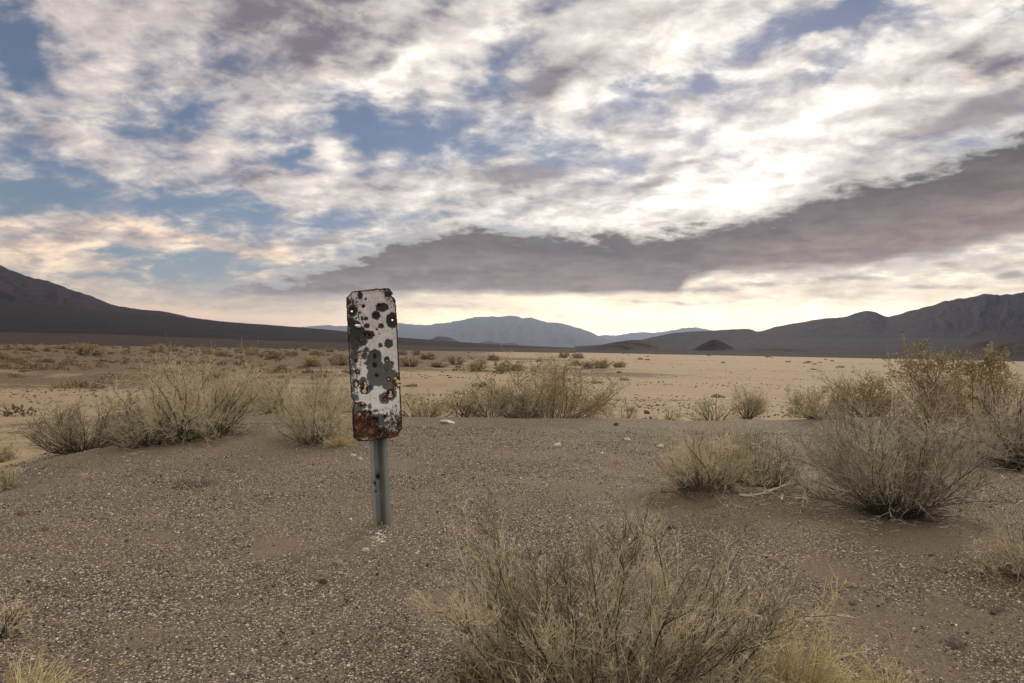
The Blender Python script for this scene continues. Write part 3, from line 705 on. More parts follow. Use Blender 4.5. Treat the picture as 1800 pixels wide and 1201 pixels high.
def tuft_parts(root, rx, rz, seed, blades=300, mat='gold', rad=1.0, spread=50, seeds=0):
    rs = np.random.default_rng(seed); n = blades
    th = rs.uniform(0, 2 * np.pi, n); ph = np.radians(spread) * np.sqrt(rs.uniform(0, 1, n))
    D = np.stack([np.sin(ph) * np.cos(th), np.sin(ph) * np.sin(th), np.cos(ph)], 1)
    L = rs.uniform(0.4, 1.1, n) / np.sqrt((D[:, 0] / rx) ** 2 + (D[:, 1] / rx) ** 2 + (D[:, 2] / rz) ** 2)
    P = np.stack([np.cos(th) * rx * 0.25 * rs.uniform(0, 1, n), np.sin(th) * rx * 0.25 * rs.uniform(0, 1, n), np.full(n, -0.01)], 1)
    s = grow(P, D, L, 5, 0.13, -0.05, rs)
    tone = rs.uniform(0, 1, n)
    parts = [tubes(s, np.full(n, 0.0011 * rad), np.full(n, 0.00035 * rad), tone, 3)]
    w = n * 3; i = np.repeat(np.arange(n), 3); p, T = along(s, i, rs.uniform(0.35, 1, w))
    s2 = grow(p, deflect(T, 20, 65, rs), rz * 0.16 * rs.uniform(0.3, 1.2, w), 2, 0.15, 0, rs)
    parts.append(tubes(s2, np.full(w, 0.0008 * rad), np.full(w, 0.0003 * rad), np.clip(tone[i] + 0.1, 0, 1), 3))
    pack('blades', parts, TW[mat], root)
    if seeds:
        i = rs.integers(0, n, seeds); p, T = along(s, i, rs.uniform(0.3, 0.9, seeds))
        pack('leaves', [leaves(p, T, np.full(seeds, 0.010), rs.uniform(0, 1, seeds), rs, 0.25)], LF['lime'], root)

def put(name, label, cat, group, px, by, ty, x0, x1, kind, seed, depth=None, **kw):
    """a plant whose foot, top and sides were measured in the photograph"""
    if depth is None:
        p = ground_hit(px, by)
    else:
        d = ray(px, by); k = depth / d.y; p = Vector((d.x * k, d.y * k, float(gz(d.x * k, d.y * k))))
    dd = p.y
    d = ray(px, ty); top = EYE + d.z / d.y * dd
    rz = max(top - p.z, 0.03); rx = (x1 - x0) / 2 / FPX * dd
    root = empty(name, p); tag(root, label, cat, group)
    if kind == 'tuft': tuft_parts(root, rx, rz, seed, **kw)
    else: shrub_parts(root, rx, rz, seed, **kw)
    return root

SH = 'dry shrubs round the gravel mound'
TG = 'tufts of dry grass'
def plants():
    S = lambda *a, **k: put('desert_shrub', a[0], 'shrub', SH, *a[1:], **k)
    G = lambda *a, **k: put('grass_tuft', a[0], 'grass', TG, *a[1:], 'tuft', **k)
    # nearest
    S('large twiggy straw coloured shrub nearest the camera at the bottom edge', 1060, 1235, 952, 806, 1300, 'shrub', 101, stems=95, kids=11, twigs=8, spines=1.1, twig='straw', rad=0.84, shoots=110, base_r=0.62, spread=60, wig=0.11, tl=0.14, pw=4.0, a2=(10, 42), a3=(18, 58), w3=1.2, tangle=4, stemr=0.85, fine=1)
    S('low olive dry shrub hugging the left flank of the big straw shrub', 880, 1240, 1020, 796, 964, 'shrub', 102, stems=36, kids=8, twigs=6, spines=1.0, twig='straw', leaf='sage', nleaf=900, lsize=0.006, base_r=0.5)
    G('yellow green clump of dry grass just right of the big straw shrub', 1405, 1225, 985, 1312, 1505, seed=103, blades=420, mat='gold', seeds=500, spread=62, rad=1.15)
    G('thin straw grass clump at the bottom edge right of the yellow green clump', 1560, 1225, 1090, 1500, 1625, seed=104, blades=130, mat='gold', spread=62)
    G('golden grass spreading out of the bottom left corner', 40, 1245, 1128, -70, 165, seed=105, blades=230, mat='gold', seeds=60, spread=76, rad=1.35)
    S('grey sprig at the left edge above the golden corner grass', 0, 1120, 1030, -50, 42, 'shrub', 106, stems=14, kids=5, twigs=4, twig='pale')
    S('pale bare twigged shrub cut off by the right edge, low on the slope', 1812, 1018, 885, 1708, 1900, 'shrub', 107, barkm='pale', stems=34, kids=7, twigs=5, spines=1.0, twig='pale', spread=80, rad=1.1)
    # right of the mound
    S('dark stemmed grey shrub with a vase shaped crown standing alone on sand', 1572, 903, 690, 1398, 1742, 'shrub', 108, stems=64, kids=11, twigs=7, spines=0.9, twig='grey', spread=66, wig=0.16, rad=0.95, tangle=4, low=0.06, stemr=0.8, base_r=0.22, shoots=40, a2=(12, 48), a3=(18, 60), w3=1.2)
    S('pale rounded dry shrub on the gravel, left one of a touching pair', 1238, 856, 738, 1158, 1325, 'shrub', 109, barkm='pale', tangle=3, stems=52, kids=8, twigs=6, spines=0.9, twig='pale', rad=1.0, base_r=0.5, spread=62, shoots=36, a2=(12, 50))
    S('olive tinged dry shrub with drooping right side in the touching pair', 1325, 858, 742, 1262, 1425, 'shrub', 110, tangle=3, stems=46, kids=8, twigs=6, spines=0.9, twig='straw', leaf='sage', nleaf=500, lsize=0.007, rad=1.0, base_r=0.5, spread=66, shoots=24, a2=(12, 50))
    S('dense dark grey shrub cut off by the right edge behind the bare sand', 1800, 826, 655, 1712, 1900, 'shrub', 111, stems=62, kids=8, twigs=6, spines=0.8, twig='grey', rad=1.5, leaf='sage', nleaf=500, lsize=0.01, spread=68)
    S('pale brush filling the gap between vase shaped shrub and right edge', 1686, 790, 716, 1642, 1745, 'shrub', 112, stems=40, kids=7, twigs=5, twig='pale', barkm='pale', rad=1.6, base_r=0.5)
    # along the back edge
    S('tall olive leafed bush with a plume like crown rising above the plain', 1648, 728, 598, 1598, 1705, 'shrub', 114, depth=8.6, stems=30, kids=8, twigs=6, spines=0.4, twig='tan', leaf='olive', nleaf=7920, lsize=0.0209, rad=1.58, spread=36, base_r=0.5, high=0.45, pw=3)
    S('olive leafed bush with two crowns against the right hand mountains', 1752, 728, 604, 1694, 1832, 'shrub', 115, depth=8.2, stems=36, kids=8, twigs=6, spines=0.4, twig='tan', leaf='olive', nleaf=9240, lsize=0.0209, rad=1.58, spread=46, base_r=0.5, high=0.45, pw=3)
    S('warm brown thicket at the feet of the tall olive bushes', 1655, 740, 672, 1590, 1730, 'shrub', 116, depth=8.0, stems=40, kids=7, twigs=5, spines=0.6, twig='tan', rad=1.44, leaf='gold', nleaf=3300, lsize=0.0143, base_r=0.5)
    S('round brown green bush standing out against the bare plain', 1521, 716, 640, 1464, 1578, 'shrub', 117, depth=11.0, stems=40, kids=8, twigs=6, spines=0.4, twig='tan', leaf='brown', nleaf=7920, lsize=0.0231, rad=1.58, base_r=0.3, spread=66)
    S('pale sage green bush half hidden behind the vase shaped shrub', 1442, 728, 674, 1394, 1500, 'shrub', 118, depth=9.4, stems=36, kids=8, twigs=6, spines=0.5, twig='pale', leaf='sage', nleaf=6600, lsize=0.0187, rad=1.37, base_r=0.4)
    S('small round olive bush with a narrow foot at the gravel edge', 1312, 736, 673, 1273, 1352, 'shrub', 119, stems=36, kids=8, twigs=6, spines=0.5, twig='straw', leaf='olive', nleaf=5720, lsize=0.0165, rad=1.37, base_r=0.15, spread=56)
    S('low sage sprigs along the gravel edge left of the small round olive bush', 1252, 726, 691, 1212, 1292, 'shrub', 120, depth=9.9, stems=26, kids=6, twigs=5, spines=0.4, twig='pale', leaf='sage', nleaf=1000, lsize=0.0154, rad=1.37, base_r=0.7)
    S('small tan bush peeking over the gravel edge', 1181, 724, 693, 1160, 1204, 'shrub', 121, depth=10.4, stems=24, kids=6, twigs=5, spines=0.4, twig='tan', leaf='gold', nleaf=900, lsize=0.0165, rad=1.44, base_r=0.4)
    S('thin sage sprig at the gravel edge by the right foot of the widest bush', 1092, 726, 694, 1062, 1122, 'shrub', 122, depth=10.0, stems=18, kids=6, twigs=4, spines=0.4, twig='pale', leaf='sage', nleaf=500, lsize=0.0154, rad=1.37, base_r=0.5)
    S('widest olive brown bush behind the gravel edge right of the sign', 972, 734, 622, 885, 1078, 'shrub', 123, depth=9.9, stems=58, kids=9, twigs=6, spines=0.4, twig='tan', leaf='olive', nleaf=13000, lsize=0.0187, rad=1.51, base_r=0.7, spread=70, pw=3, barkm='pale')
    S('tan sage bush forming the lower left shoulder of the widest bush', 868, 730, 666, 812, 950, 'shrub', 124, depth=9.9, stems=42, kids=8, twigs=6, spines=0.4, twig='straw', leaf='sage', nleaf=8448, lsize=0.0176, rad=1.44, base_r=0.75, spread=72, pw=3, barkm='pale')
    S('dark tangle of old stems under the widest bush', 922, 733, 690, 886, 975, 'shrub', 125, depth=9.6, stems=50, kids=7, twigs=5, spines=0.3, twig='grey', rad=1.58, base_r=0.6, spread=80)
    S('low pale green brush at the gravel edge close to the sign', 742, 727, 683, 696, 790, 'shrub', 126, depth=9.7, stems=34, kids=7, twigs=5, spines=0.4, twig='pale', leaf='sage', nleaf=3740, lsize=0.0154, rad=1.37, base_r=0.6)
    S('thin yellow green sprigs between the sign and the widest bush', 818, 727, 676, 788, 848, 'shrub', 127, depth=9.8, stems=18, kids=6, twigs=4, spines=0.4, twig='straw', leaf='lime', nleaf=600, lsize=0.0143, rad=1.8, base_r=0.5, spread=50)
    # left of the sign
    S('pale airy shrub of bare twigs just left of the sign', 552, 776, 652, 468, 628, 'shrub', 128, barkm='pale', tangle=2, stems=58, kids=8, twigs=6, spines=0.8, twig='pale', rad=1.05, leaf='sage', nleaf=900, lsize=0.008, base_r=0.34, spread=62, shoots=30)
    G('small golden grass tuft at the foot of the airy shrub beside the sign', 594, 784, 752, 564, 624, seed=129, blades=320, mat='gold', rad=1.4, spread=75)
    S('tallest olive topped shrub on the left edge of the mound', 345, 768, 616, 246, 438, 'shrub', 130, tangle=4, pw=3.0, stems=70, kids=9, twigs=7, spines=0.9, twig='pale', rad=1.25, leaf='sage', nleaf=7000, lsize=0.010, base_r=0.65, spread=66, shoots=14)
    S('dark sprawling bare branches at the left foot of the tallest left shrub', 262, 782, 690, 190, 345, 'shrub', 131, stems=34, kids=7, twigs=5, spines=0.6, twig='grey', rad=1.6, base_r=0.3, spread=84, shoots=6)
    S('grey twiggy shrub leaning down the left slope of the mound', 150, 792, 688, 72, 240, 'shrub', 132, tangle=3, stems=64, kids=8, twigs=7, spines=0.9, twig='straw', rad=1.25, leaf='sage', nleaf=1200, lsize=0.009, base_r=0.55, spread=70, lean=(-0.12, 0), shoots=8)
    G('small golden grass tuft under the right side of the tallest left shrub', 342, 770, 738, 312, 374, seed=133, blades=340, mat='gold', rad=1.4, spread=75)
    S('straw gold bush behind the right flank of the tallest left shrub', 414, 722, 640, 372, 452, 'shrub', 134, depth=9.0, barkm='pale', stems=44, kids=8, twigs=6, spines=0.5, twig='pale', rad=2.0, leaf='gold', nleaf=3000, lsize=0.012, base_r=0.4, spread=60)
    S('pale dry bush between the straw gold bush and the airy shrub', 490, 716, 644, 440, 545, 'shrub', 135, depth=9.3, barkm='pale', stems=44, kids=8, twigs=6, spines=0.6, twig='pale', rad=1.9, leaf='sage', nleaf=900, lsize=0.011, base_r=0.45, spread=66, shoots=6)
    S('pale dry brush directly behind the sign plate', 598, 716, 655, 548, 648, 'shrub', 136, depth=9.5, barkm='pale', stems=40, kids=7, twigs=6, spines=0.5, twig='pale', rad=1.9, leaf='sage', nleaf=800, lsize=0.011, base_r=0.5)
    S('small pale shrub at the left edge below the slope of the mound', 14, 858, 806, -24, 44, 'shrub', 137, stems=22, kids=6, twigs=5, twig='pale', barkm='pale', rad=1.3, spread=75)
    S('low faded brush at the left edge on the sand beyond the mound', 2, 794, 760, -34, 34, 'shrub', 138, depth=7.2, stems=34, kids=7, twigs=5, spines=0.4, twig='pale', barkm='pale', rad=1.8, leaf='sage', nleaf=900, lsize=0.010)
    # tiny tufts on the gravel
    G('tiny straw wisp lying on open gravel low on the left', 266, 1116, 1098, 252, 284, seed=140, blades=26, mat='gold', rad=0.9, spread=80)
    G('tiny wisp of grass on the gravel right of the white chip', 1012, 788, 764, 1000, 1026, seed=141, blades=22, mat='gold', rad=1.2, spread=60)
    G('tiny wisp of grass on the gravel left of the touching shrub pair', 1082, 812, 786, 1070, 1094, seed=142, blades=20, mat='gold', rad=1.2, spread=45)
    G('faint straw wisp on the slope below the leaning grey shrub', 152, 836, 816, 138, 170, seed=143, blades=24, mat='gold', rad=1.2, spread=70)
    G('short straw wisp on the gravel beside the golden corner grass', 205, 1172, 1150, 186, 232, seed=144, blades=24, mat='gold', rad=0.9, spread=82)
plants()

# fallen dead branches under the shrub pair
def dead_branch(px, by, ang, ln, label, seed):
    p = ground_hit(px, by); rs = np.random.default_rng(seed); root = empty('dead_branch', p); tag(root, label, 'branch', 'fallen dead branches')
    d = np.array([[math.cos(R(ang)), math.sin(R(ang)) * 0.6, 0.10]])
    s = grow(np.array([[0, 0, 0.006]]), d, np.array([ln]), 8, 0.18, -0.01, rs); s[:, :, 2] = np.clip(s[:, :, 2], 0.004, 0.03)
    k = 7; q, T = along(s, np.zeros(k, int), rs.uniform(0.2, 0.95, k)); b = grow(q, deflect(T, 25, 65, rs), ln * rs.uniform(0.2, 0.45, k), 4, 0.2, 0.02, rs)
    b[:, :, 2] = np.clip(b[:, :, 2], 0.003, 0.09)
    pack('limb', [tubes(s, np.array([0.007]), np.array([0.002]), np.array([0.8]), 6)], TW['grey'], root)
    pack('twigs', [tubes(b, np.full(k, 0.0028), np.full(k, 0.0008), rs.uniform(0.5, 1, k), 4)], TW['grey'], root)
dead_branch(1352, 866, 12, 0.22, 'dark dead branch lying under the drooping side of the shrub pair', 11)
dead_branch(1398, 880, 20, 0.10, 'short pale broken stick curved on bare sand', 12)
dead_branch(1375, 882, 100, 0.06, 'tiny pale stick standing on end on bare sand', 13)
dead_branch(1300, 872, -14, 0.16, 'thin grey stick across the sandy hummock', 14)

# ------------------------------------------------------------------ bushes out on the plain
def plain_bushes():
    protos = []
    for i, (lf, tw, w) in enumerate((('brown', 'tan', 0.62), ('gold', 'tan', 0.5), ('brown', 'grey', 0.45), ('gold', 'straw', 0.7), ('olive', 'tan', 0.55))):
        root = empty('plain_bush')
        shrub_parts(root, 0.5, w, 300 + i, stems=26, kids=5, twigs=4, spines=0, twig=tw, leaf=lf, nleaf=1900, lsize=0.055, rad=5.5, base_r=0.45, spread=80, tl=0.26)
        protos.append(root)
    used = set()
    B = [  # px, base y, width, height, kind, label
        (721, 644, 32, 14, 2, 'dull brown bush on the plain hard by the right edge of the sign'),
        (751, 632, 34, 13, 0, 'wide brown bush in the second row just right of the sign'),
        (732, 624, 16, 9, 2, 'small dark bush in the farthest row just right of the sign'),
        (707, 624, 16, 8, 2, 'small dark bush touching the sign edge at the far dark bank'),
        (771, 646, 34, 14, 3, 'pale tan bush between dull brown bush and big golden dome'),
        (801, 641, 30, 16, 1, 'golden bush behind the left side of the big golden dome'),
        (841, 653, 42, 27, 3, 'big golden dome bush, largest on the plain right of the sign'),
        (868, 634, 24, 12, 0, 'brown bush alone in front of the far dark bank'),
        (884, 653, 34, 17, 2, 'dark bush right beside the big golden dome'),
        (910, 652, 32, 17, 3, 'grey tan bush touching the left top of the widest near bush'),
        (991, 629, 22, 10, 2, 'left one of two small dark bushes at the edge of the open playa'),
        (1015, 630, 20, 9, 2, 'right one of two small dark bushes at the edge of the open playa'),
        (1011, 643, 24, 11, 0, 'brown bush showing just above the crown of the widest near bush'),
        (1033, 648, 26, 12, 2, 'grey brown bush at the right shoulder of the widest near bush'),
        (1056, 647, 32, 17, 4, 'olive brown bush, second from the open playa end of the bushes'),
        (1087, 646, 24, 12, 4, 'isolated olive bush at the open playa end of the bushes'),
        (156, 625, 50, 22, 1, 'largest golden bush out on the left plain'),
        (128, 616, 22, 10, 1, 'small golden bush behind the left end of the largest golden bush'),
        (110, 614, 24, 9, 1, 'golden bush two bushes left of the largest golden one'),
        (44, 616, 30, 9, 1, 'low golden bush near the left edge of the plain'),
        (82, 618, 16, 9, 0, 'small brown bush near the left edge of the plain'),
        (5, 630, 20, 11, 1, 'golden bush cut off by the left edge of the plain'),
        (276, 619, 26, 15, 1, 'golden bush behind the tall stalks of the left shrub'),
        (306, 618, 20, 11, 0, 'brown bush behind the top of the tallest left shrub'),
        (362, 624, 22, 14, 0, 'brown bush showing above the right top of the tallest left shrub'),
        (388, 626, 28, 12, 4, 'olive bush on the plain above the straw gold bush'),
        (420, 621, 18, 9, 2, 'small dark bush in the far row left of the sign'),
        (442, 625, 24, 15, 1, 'golden bush with a peaked top, far left of the sign'),
        (458, 627, 16, 8, 0, 'small brown bush at the foot of the peaked golden bush'),
        (484, 630, 34, 16, 0, 'wide brown bush midway between the left shrubs and sign'),
        (511, 626, 26, 11, 0, 'low brown bush right of the midway brown bush'),
        (549, 645, 40, 23, 3, 'tawny dome bush in the nearest row left of the sign'),
        (559, 625, 26, 11, 1, 'low golden bush behind the tawny dome'),
        (597, 642, 34, 18, 2, 'dark brown bush touching the left edge of the sign'),
        (580, 619, 18, 8, 2, 'small dark bush in the farthest row left of the sign'),
        (536, 617, 16, 7, 2, 'tiny dark bush in the farthest row behind the tawny dome'),
    ]
    rs = np.random.default_rng(5)
    for px, by, w, h, kd, label in B:
        p = ground_hit(px, by); s = w / FPX * p.y; hz = h / FPX * p.y
        src = protos[kd]
        if kd not in used:
            used.add(kd); r = src
        else:
            r = src.copy(); col.objects.link(r)
            for ch in src.children:
                c = ch.copy(); col.objects.link(c); c.parent = r
        r.location = p; r.rotation_euler = (0, 0, rs.uniform(0, 6.28)); r.scale = (s, s, hz / (0.62, 0.5, 0.45, 0.7, 0.55)[kd])
        tag(r, label, 'bush', 'bushes scattered over the plain')
    for i, p in enumerate(protos):
        if i not in used: print('unused proto', i)
plain_bushes()

# low scrub and clods that nobody could count
def ground_cover():
    rs = np.random.default_rng(9)
    X = []; 
    n = 5200
    px = rs.uniform(-60, 1860, n); dep = np.exp(rs.uniform(math.log(13), math.log(420), n))
    d = [ray(a, 620) for a in px]; x = np.array([v.x / v.y for v in d]) * dep; y = dep
    left = sstep(760, 420, px + 90 * fbm(dep * 0.05, px * 0.01, 3, 3)) 
    clump = sstep(-0.1, 0.35, fbm(x * 0.08, y * 0.10, 3, 77))
    keep = (rs.uniform(0, 1, n) < (0.05 + 0.95 * left * sstep(16, 34, dep)) * (0.25 + 0.75 * clump)) & (mound_s(x, y) < -2.5)
    x, y = x[keep], y[keep]; z = gz(x, y); m = len(x)
    k = 90; size = rs.uniform(0.08, 0.34, m) * (1 + y / 260); idx = np.repeat(np.arange(m), k)
    th = rs.uniform(0, 6.283, m * k); rr = np.sqrt(rs.uniform(0, 1, m * k)); hh = rs.uniform(0, 1, m * k) * np.sqrt(1 - rr * rr * 0.9)
    C = np.stack([x[idx] + np.cos(th) * rr * size[idx], y[idx] + np.sin(th) * rr * size[idx], z[idx] + hh * size[idx] * 0.65], 1)
    T = np.stack([np.cos(th) * rr, np.sin(th) * rr, 0.6 + hh], 1)
    tone = np.clip(np.repeat(rs.uniform(0, 0.8, m), k) + rs.uniform(-0.2, 0.2, m * k), 0, 1)
    V, F, t = leaves(C - T * 0.05, unit(T), np.repeat(size * 0.26 + y * 0.0006, k), tone, rs, 0.40)
    me = mesh_from('scrub', V, F, False); attr(me, 'tone', t)
    tag(link('scrub', me, LF['scrub']), kind='stuff')
    # dark clods on the pale silt
    n = 16000
    px = rs.uniform(-50, 1850, n); dep = np.exp(rs.uniform(math.log(17), math.log(130), n))
    d = [ray(a, 640) for a in px]; x = np.array([v.x / v.y for v in d]) * dep; y = dep
    keep = (rs.uniform(0, 1, n) < sstep(0.10, 0.34, fbm(x * 0.03, y * 0.22, 4, 91))) & (mound_s(x, y) < -2.6)
    x, y = x[keep], y[keep]; z = gz(x, y); m = len(x); s = rs.uniform(0.012, 0.036, m) * (0.7 + y / 50)
    oct_ = np.array([[1, 0, 0], [-1, 0, 0], [0, 1, 0], [0, -1, 0], [0, 0, 0.7], [0, 0, -0.4]], float)
    V = np.stack([x, y, z], 1)[:, None] + oct_[None] * s[:, None, None] * rs.uniform(0.6, 1.5, (m, 6, 1))
    f = np.array([[0, 2, 4], [2, 1, 4], [1, 3, 4], [3, 0, 4], [2, 0, 5], [1, 2, 5], [3, 1, 5], [0, 3, 5]])
    F = (np.arange(m) * 6)[:, None, None] + f[None]
    me = mesh_from('clods', V.reshape(-1, 3), F.reshape(-1, 3), False)
    mm, g, b = material('dark_clod', 0.95, 0.05); g.put(b.inputs['Base Color'], g.mix(g.noise(g.new('ShaderNodeTexCoord').outputs['Object'], 6.0, 3), (0.085, 0.062, 0.05), (0.17, 0.125, 0.09)))
    tag(link('clods', me, mm), kind='stuff')
ground_cover()

def litter():
    rs = np.random.default_rng(21); P = []
    for px, by, w, n in ((1572, 903, .34, 150), (1238, 858, .34, 110), (1325, 860, .34, 130), (1390, 874, .22, 90), (1060, 1190, .34, 160), (345, 768, .55, 130), (150, 792, .45, 90), (552, 776, .42, 90), (262, 782, .5, 90), (1800, 826, .5, 60), (1405, 1215, .14, 50)):
        c = ground_hit(px, by); P.append(np.stack([c.x + rs.normal(0, w * .6, n), c.y + rs.normal(-0.03, w * .5, n)], 1))
    P = np.vstack(P); n = len(P); L = rs.uniform(0.015, 0.075, n); a = rs.uniform(0, 6.283, n)
    s0 = np.stack([P[:, 0], P[:, 1], gz(P[:, 0], P[:, 1]) + 0.004], 1); e = P + np.stack([np.cos(a), np.sin(a)], 1) * L[:, None]
    m = (s0[:, :2] + e) / 2 + rs.normal(0, 0.004, (n, 2))
    path = np.stack([s0, np.concatenate([m, (gz(m[:, 0], m[:, 1]) + 0.006)[:, None]], 1), np.concatenate([e, (gz(e[:, 0], e[:, 1]) + 0.004)[:, None]], 1)], 1)
    pack('twig_litter', [tubes(path, rs.uniform(0.0008, 0.0022, n), np.full(n, 0.0006), rs.uniform(0, 1, n), 3)], TW['grey'], None)
litter()

# ------------------------------------------------------------------ the shot up road sign
def build_sign():
    foot = ground_hit(671, 924)
    yp0 = foot.y - 0.022
    root = empty('road_sign', foot)
    tag(root, 'bullet riddled narrow sign plate with flaking white paint and rust on a leaning steel post', 'sign')
    rs = np.random.default_rng(3)
    step = 0.95
    xs = np.arange(604, 712 + step, step); ys = np.arange(503, 780 + step, step)
    X, Y = np.meshgrid(xs, ys, indexing='ij')
    z2 = lambda a, b: (590 + a / 8.007, 490 + b / 8.007)
    z3 = lambda a, b: (590 + a / 8.007, 640 + b / 8.007)
    poly = [(608.6, 524.5), (609.5, 522.5), (618.5, 513), (620.5, 512.1), (640, 510.3), (661, 507.9), (663.5, 506.3), (665.5, 507.8), (682.5, 506.4), (685.5, 508.5), (690.3, 515.5), (690.0, 517.6), (687.2, 519.3), (689, 521.4), (692.5, 523.2), (694.8, 528.2), (696.2, 541),
            (698, 570), (701.6, 640), (704.5, 700), (706.8, 748), (706.6, 753), (698.5, 766), (695, 768.6), (680, 771.3), (662, 773.8), (641, 775.6), (629.5, 776.2), (621.3, 768.5), (619.9, 750), (619.0, 722), (620.0, 714.5), (623.4, 711), (622.6, 706.5), (617.7, 699.5), (616.2, 680), (614.0, 640), (611.5, 590), (609.6, 552)]
    poly = np.array(poly)
    # wandering edge so it is not laser straight
    def inside(px, py):
        jx = px + 0.35 * (fbm(px * 0.13, py * 0.13, 3, 201)); jy = py + 0.35 * fbm(px * 0.13 + 9, py * 0.13, 3, 202)
        r = np.zeros(px.shape, bool); n = len(poly)
        for i in range(n):
            (ax, ay), (bx, by) = poly[i], poly[(i + 1) % n]
            c = (ay > jy) != (by > jy)
            r ^= c & (jx < (bx - ax) * (jy - ay) / (by - ay + 1e-12) + ax)
        return r
    def edge_dist(px, py):
        d = np.full(px.shape, 1e9); n = len(poly)
        for i in range(n):
            a = poly[i]; b = poly[(i + 1) % n]; ab = b - a; t = np.clip(((px - a[0]) * ab[0] + (py - a[1]) * ab[1]) / (ab @ ab), 0, 1)
            d = np.minimum(d, np.hypot(px - a[0] - t * ab[0], py - a[1] - t * ab[1]))
        return d
    def ell(px, py, c, rx, ry, ang=0.0, wob=0.0):
        ca, sa = math.cos(R(ang)), math.sin(R(ang)); dx = px - c[0]; dy = py - c[1]
        q = np.hypot((dx * ca + dy * sa) / (rx / 8.007), (-dx * sa + dy * ca) / (ry / 8.007))
        return q * (1 + wob * fbm(px * 0.35 + c[0], py * 0.35 + c[1], 2, 210))
    # shots right through (zoom px): centre, rx, ry, angle
    holes = [(z2(228, 458), 15, 15, 0), (z2(797, 583), 16, 17, 0), (z2(318, 664), 43, 24, 14), (z2(365, 860), 26, 20, 0), (z2(318, 838), 12, 12, 0),
             (z2(345, 1062), 36, 24, -28), (z2(378, 1036), 22, 10, -38), (z2(225, 1010), 13, 14, 0), (z2(548, 1090), 15, 30, 0), (z2(568, 515), 14, 18, 0),
             (z2(500, 785), 18, 14, 0), (z2(440, 795), 16, 12, 0), (z2(720, 1146), 11, 13, 0),
             (z3(548, 20), 24, 28, 0), (z3(308, 103), 13, 14, 0), (z3(840, 200), 22, 24, 0), (z3(877, 245), 26, 26, 0), (z3(888, 297), 22, 17, 0), (z3(828, 340), 12, 12, 0), (z3(706, 60), 15, 18, 0),
             (z3(287, 282), 22, 36, 0), (z3(416, 272), 17, 20, 0), (z3(405, 385), 32, 34, 0), (z3(418, 325), 15, 40, 15), (z3(775, 440), 28, 34, 0), (z3(772, 392), 14, 14, 0), (z3(690, 492), 14, 15, 0),
             (z3(295, 580), 20, 18, 0), (z3(382, 553), 23, 21, 0), (z3(332, 706), 25, 24, 0), (z3(460, 708), 10, 15, 0), (z3(590, 765), 10, 16, 0), (z3(545, 800), 30, 26, 0), (z3(690, 888), 13, 17, 0), (z3(620, 945), 22, 26, 0), (z3(295, 893), 14, 13, 0), (z3(745, 216), 11, 12, 0), (z3(487, 335), 13, 16, 0)]
    dents = [(z2(425, 290), 17, 17, .8), (z2(390, 388), 30, 28, 1), (z2(615, 372), 32, 28, 1), (z2(568, 515), 36, 36, 1), (z2(580, 715), 16, 14, .6), (z2(612, 780), 10, 18, .5), (z2(228, 462), 46, 48, 1), (z2(797, 583), 26, 26, .3),
             (z2(460, 790), 75, 24, 1), (z2(320, 838), 30, 28, .8), (z2(283, 1155), 22, 22, .9), (z2(548, 1088), 26, 42, 1), (z3(548, 20), 32, 34, 1), (z3(578, 162), 22, 22, .8), (z3(750, 218), 30, 28, .9), (z3(487, 335), 26, 32, 1), (z3(770, 395), 40, 32, .9),
             (z3(685, 492), 28, 28, .9), (z3(560, 790), 55, 44, 1), (z3(620, 945), 36, 36, 1), (z3(690, 740), 28, 24, .7), (z3(480, 870), 24, 16, .6), (z3(820, 440), 14, 10, .7), (z3(840, 603), 10, 14, .8), (z3(905, 552), 14, 12, .6), (z3(905, 706), 14, 14, .6), (z3(735, 28), 16, 16, .6), (z3(432, 38), 18, 18, .5)]
    bare = [(z2(240, 452), 72, 92), (z2(190, 330), 34, 40), (z2(215, 600), 58, 62), (z2(262, 650), 100, 66), (z2(300, 740), 120, 92), (z2(255, 850), 84, 112), (z2(345, 880), 105, 76), (z2(270, 960), 60, 70), (z2(450, 790), 112, 66),
            (z2(432, 1000), 44, 34), (z2(262, 1085), 62, 92), (z2(405, 1070), 46, 74), (z2(440, 664), 44, 42), (z2(424, 562), 36, 34), (z2(372, 560), 24, 40), (z2(345, 235), 40, 66), (z2(655, 402), 104, 66), (z2(735, 215), 62, 48), (z2(830, 300), 34, 44), (z2(568, 515), 66, 66),
            (z2(790, 590), 84, 116), (z2(640, 664), 44, 42), (z2(580, 715), 18, 17), (z2(612, 780), 10, 17), (z2(747, 915), 66, 72), (z2(630, 938), 40, 36), (z2(548, 1100), 104, 116), (z2(540, 1190), 130, 80), (z2(722, 1150), 48, 66), (z2(775, 1195), 50, 44), (z2(425, 290), 18, 18), (z2(388, 388), 27, 27),
            (z3(560, 60), 118, 130), (z3(560, 190), 128, 118), (z3(600, 260), 90, 60), (z3(725, 40), 82, 60), (z3(770, 150), 110, 80), (z3(730, 260), 96, 100), (z3(690, 480), 84, 84), (z3(790, 420), 72, 92), (z3(305, 106), 50, 46), (z3(225, 112), 42, 52), (z3(282, 272), 54, 62), (z3(385, 250), 62, 70),
            (z3(420, 370), 80, 64), (z3(492, 332), 44, 50), (z3(238, 360), 40, 50), (z3(262, 470), 60, 54), (z3(240, 8), 44, 26), (z3(350, 590), 92, 52), (z3(300, 690), 92, 110), (z3(470, 690), 44, 52), (z3(600, 760), 92, 62), (z3(640, 830), 66, 50), (z3(480, 600), 30, 40), (z3(870, 250), 50, 92), (z3(560, 660), 50, 22)]
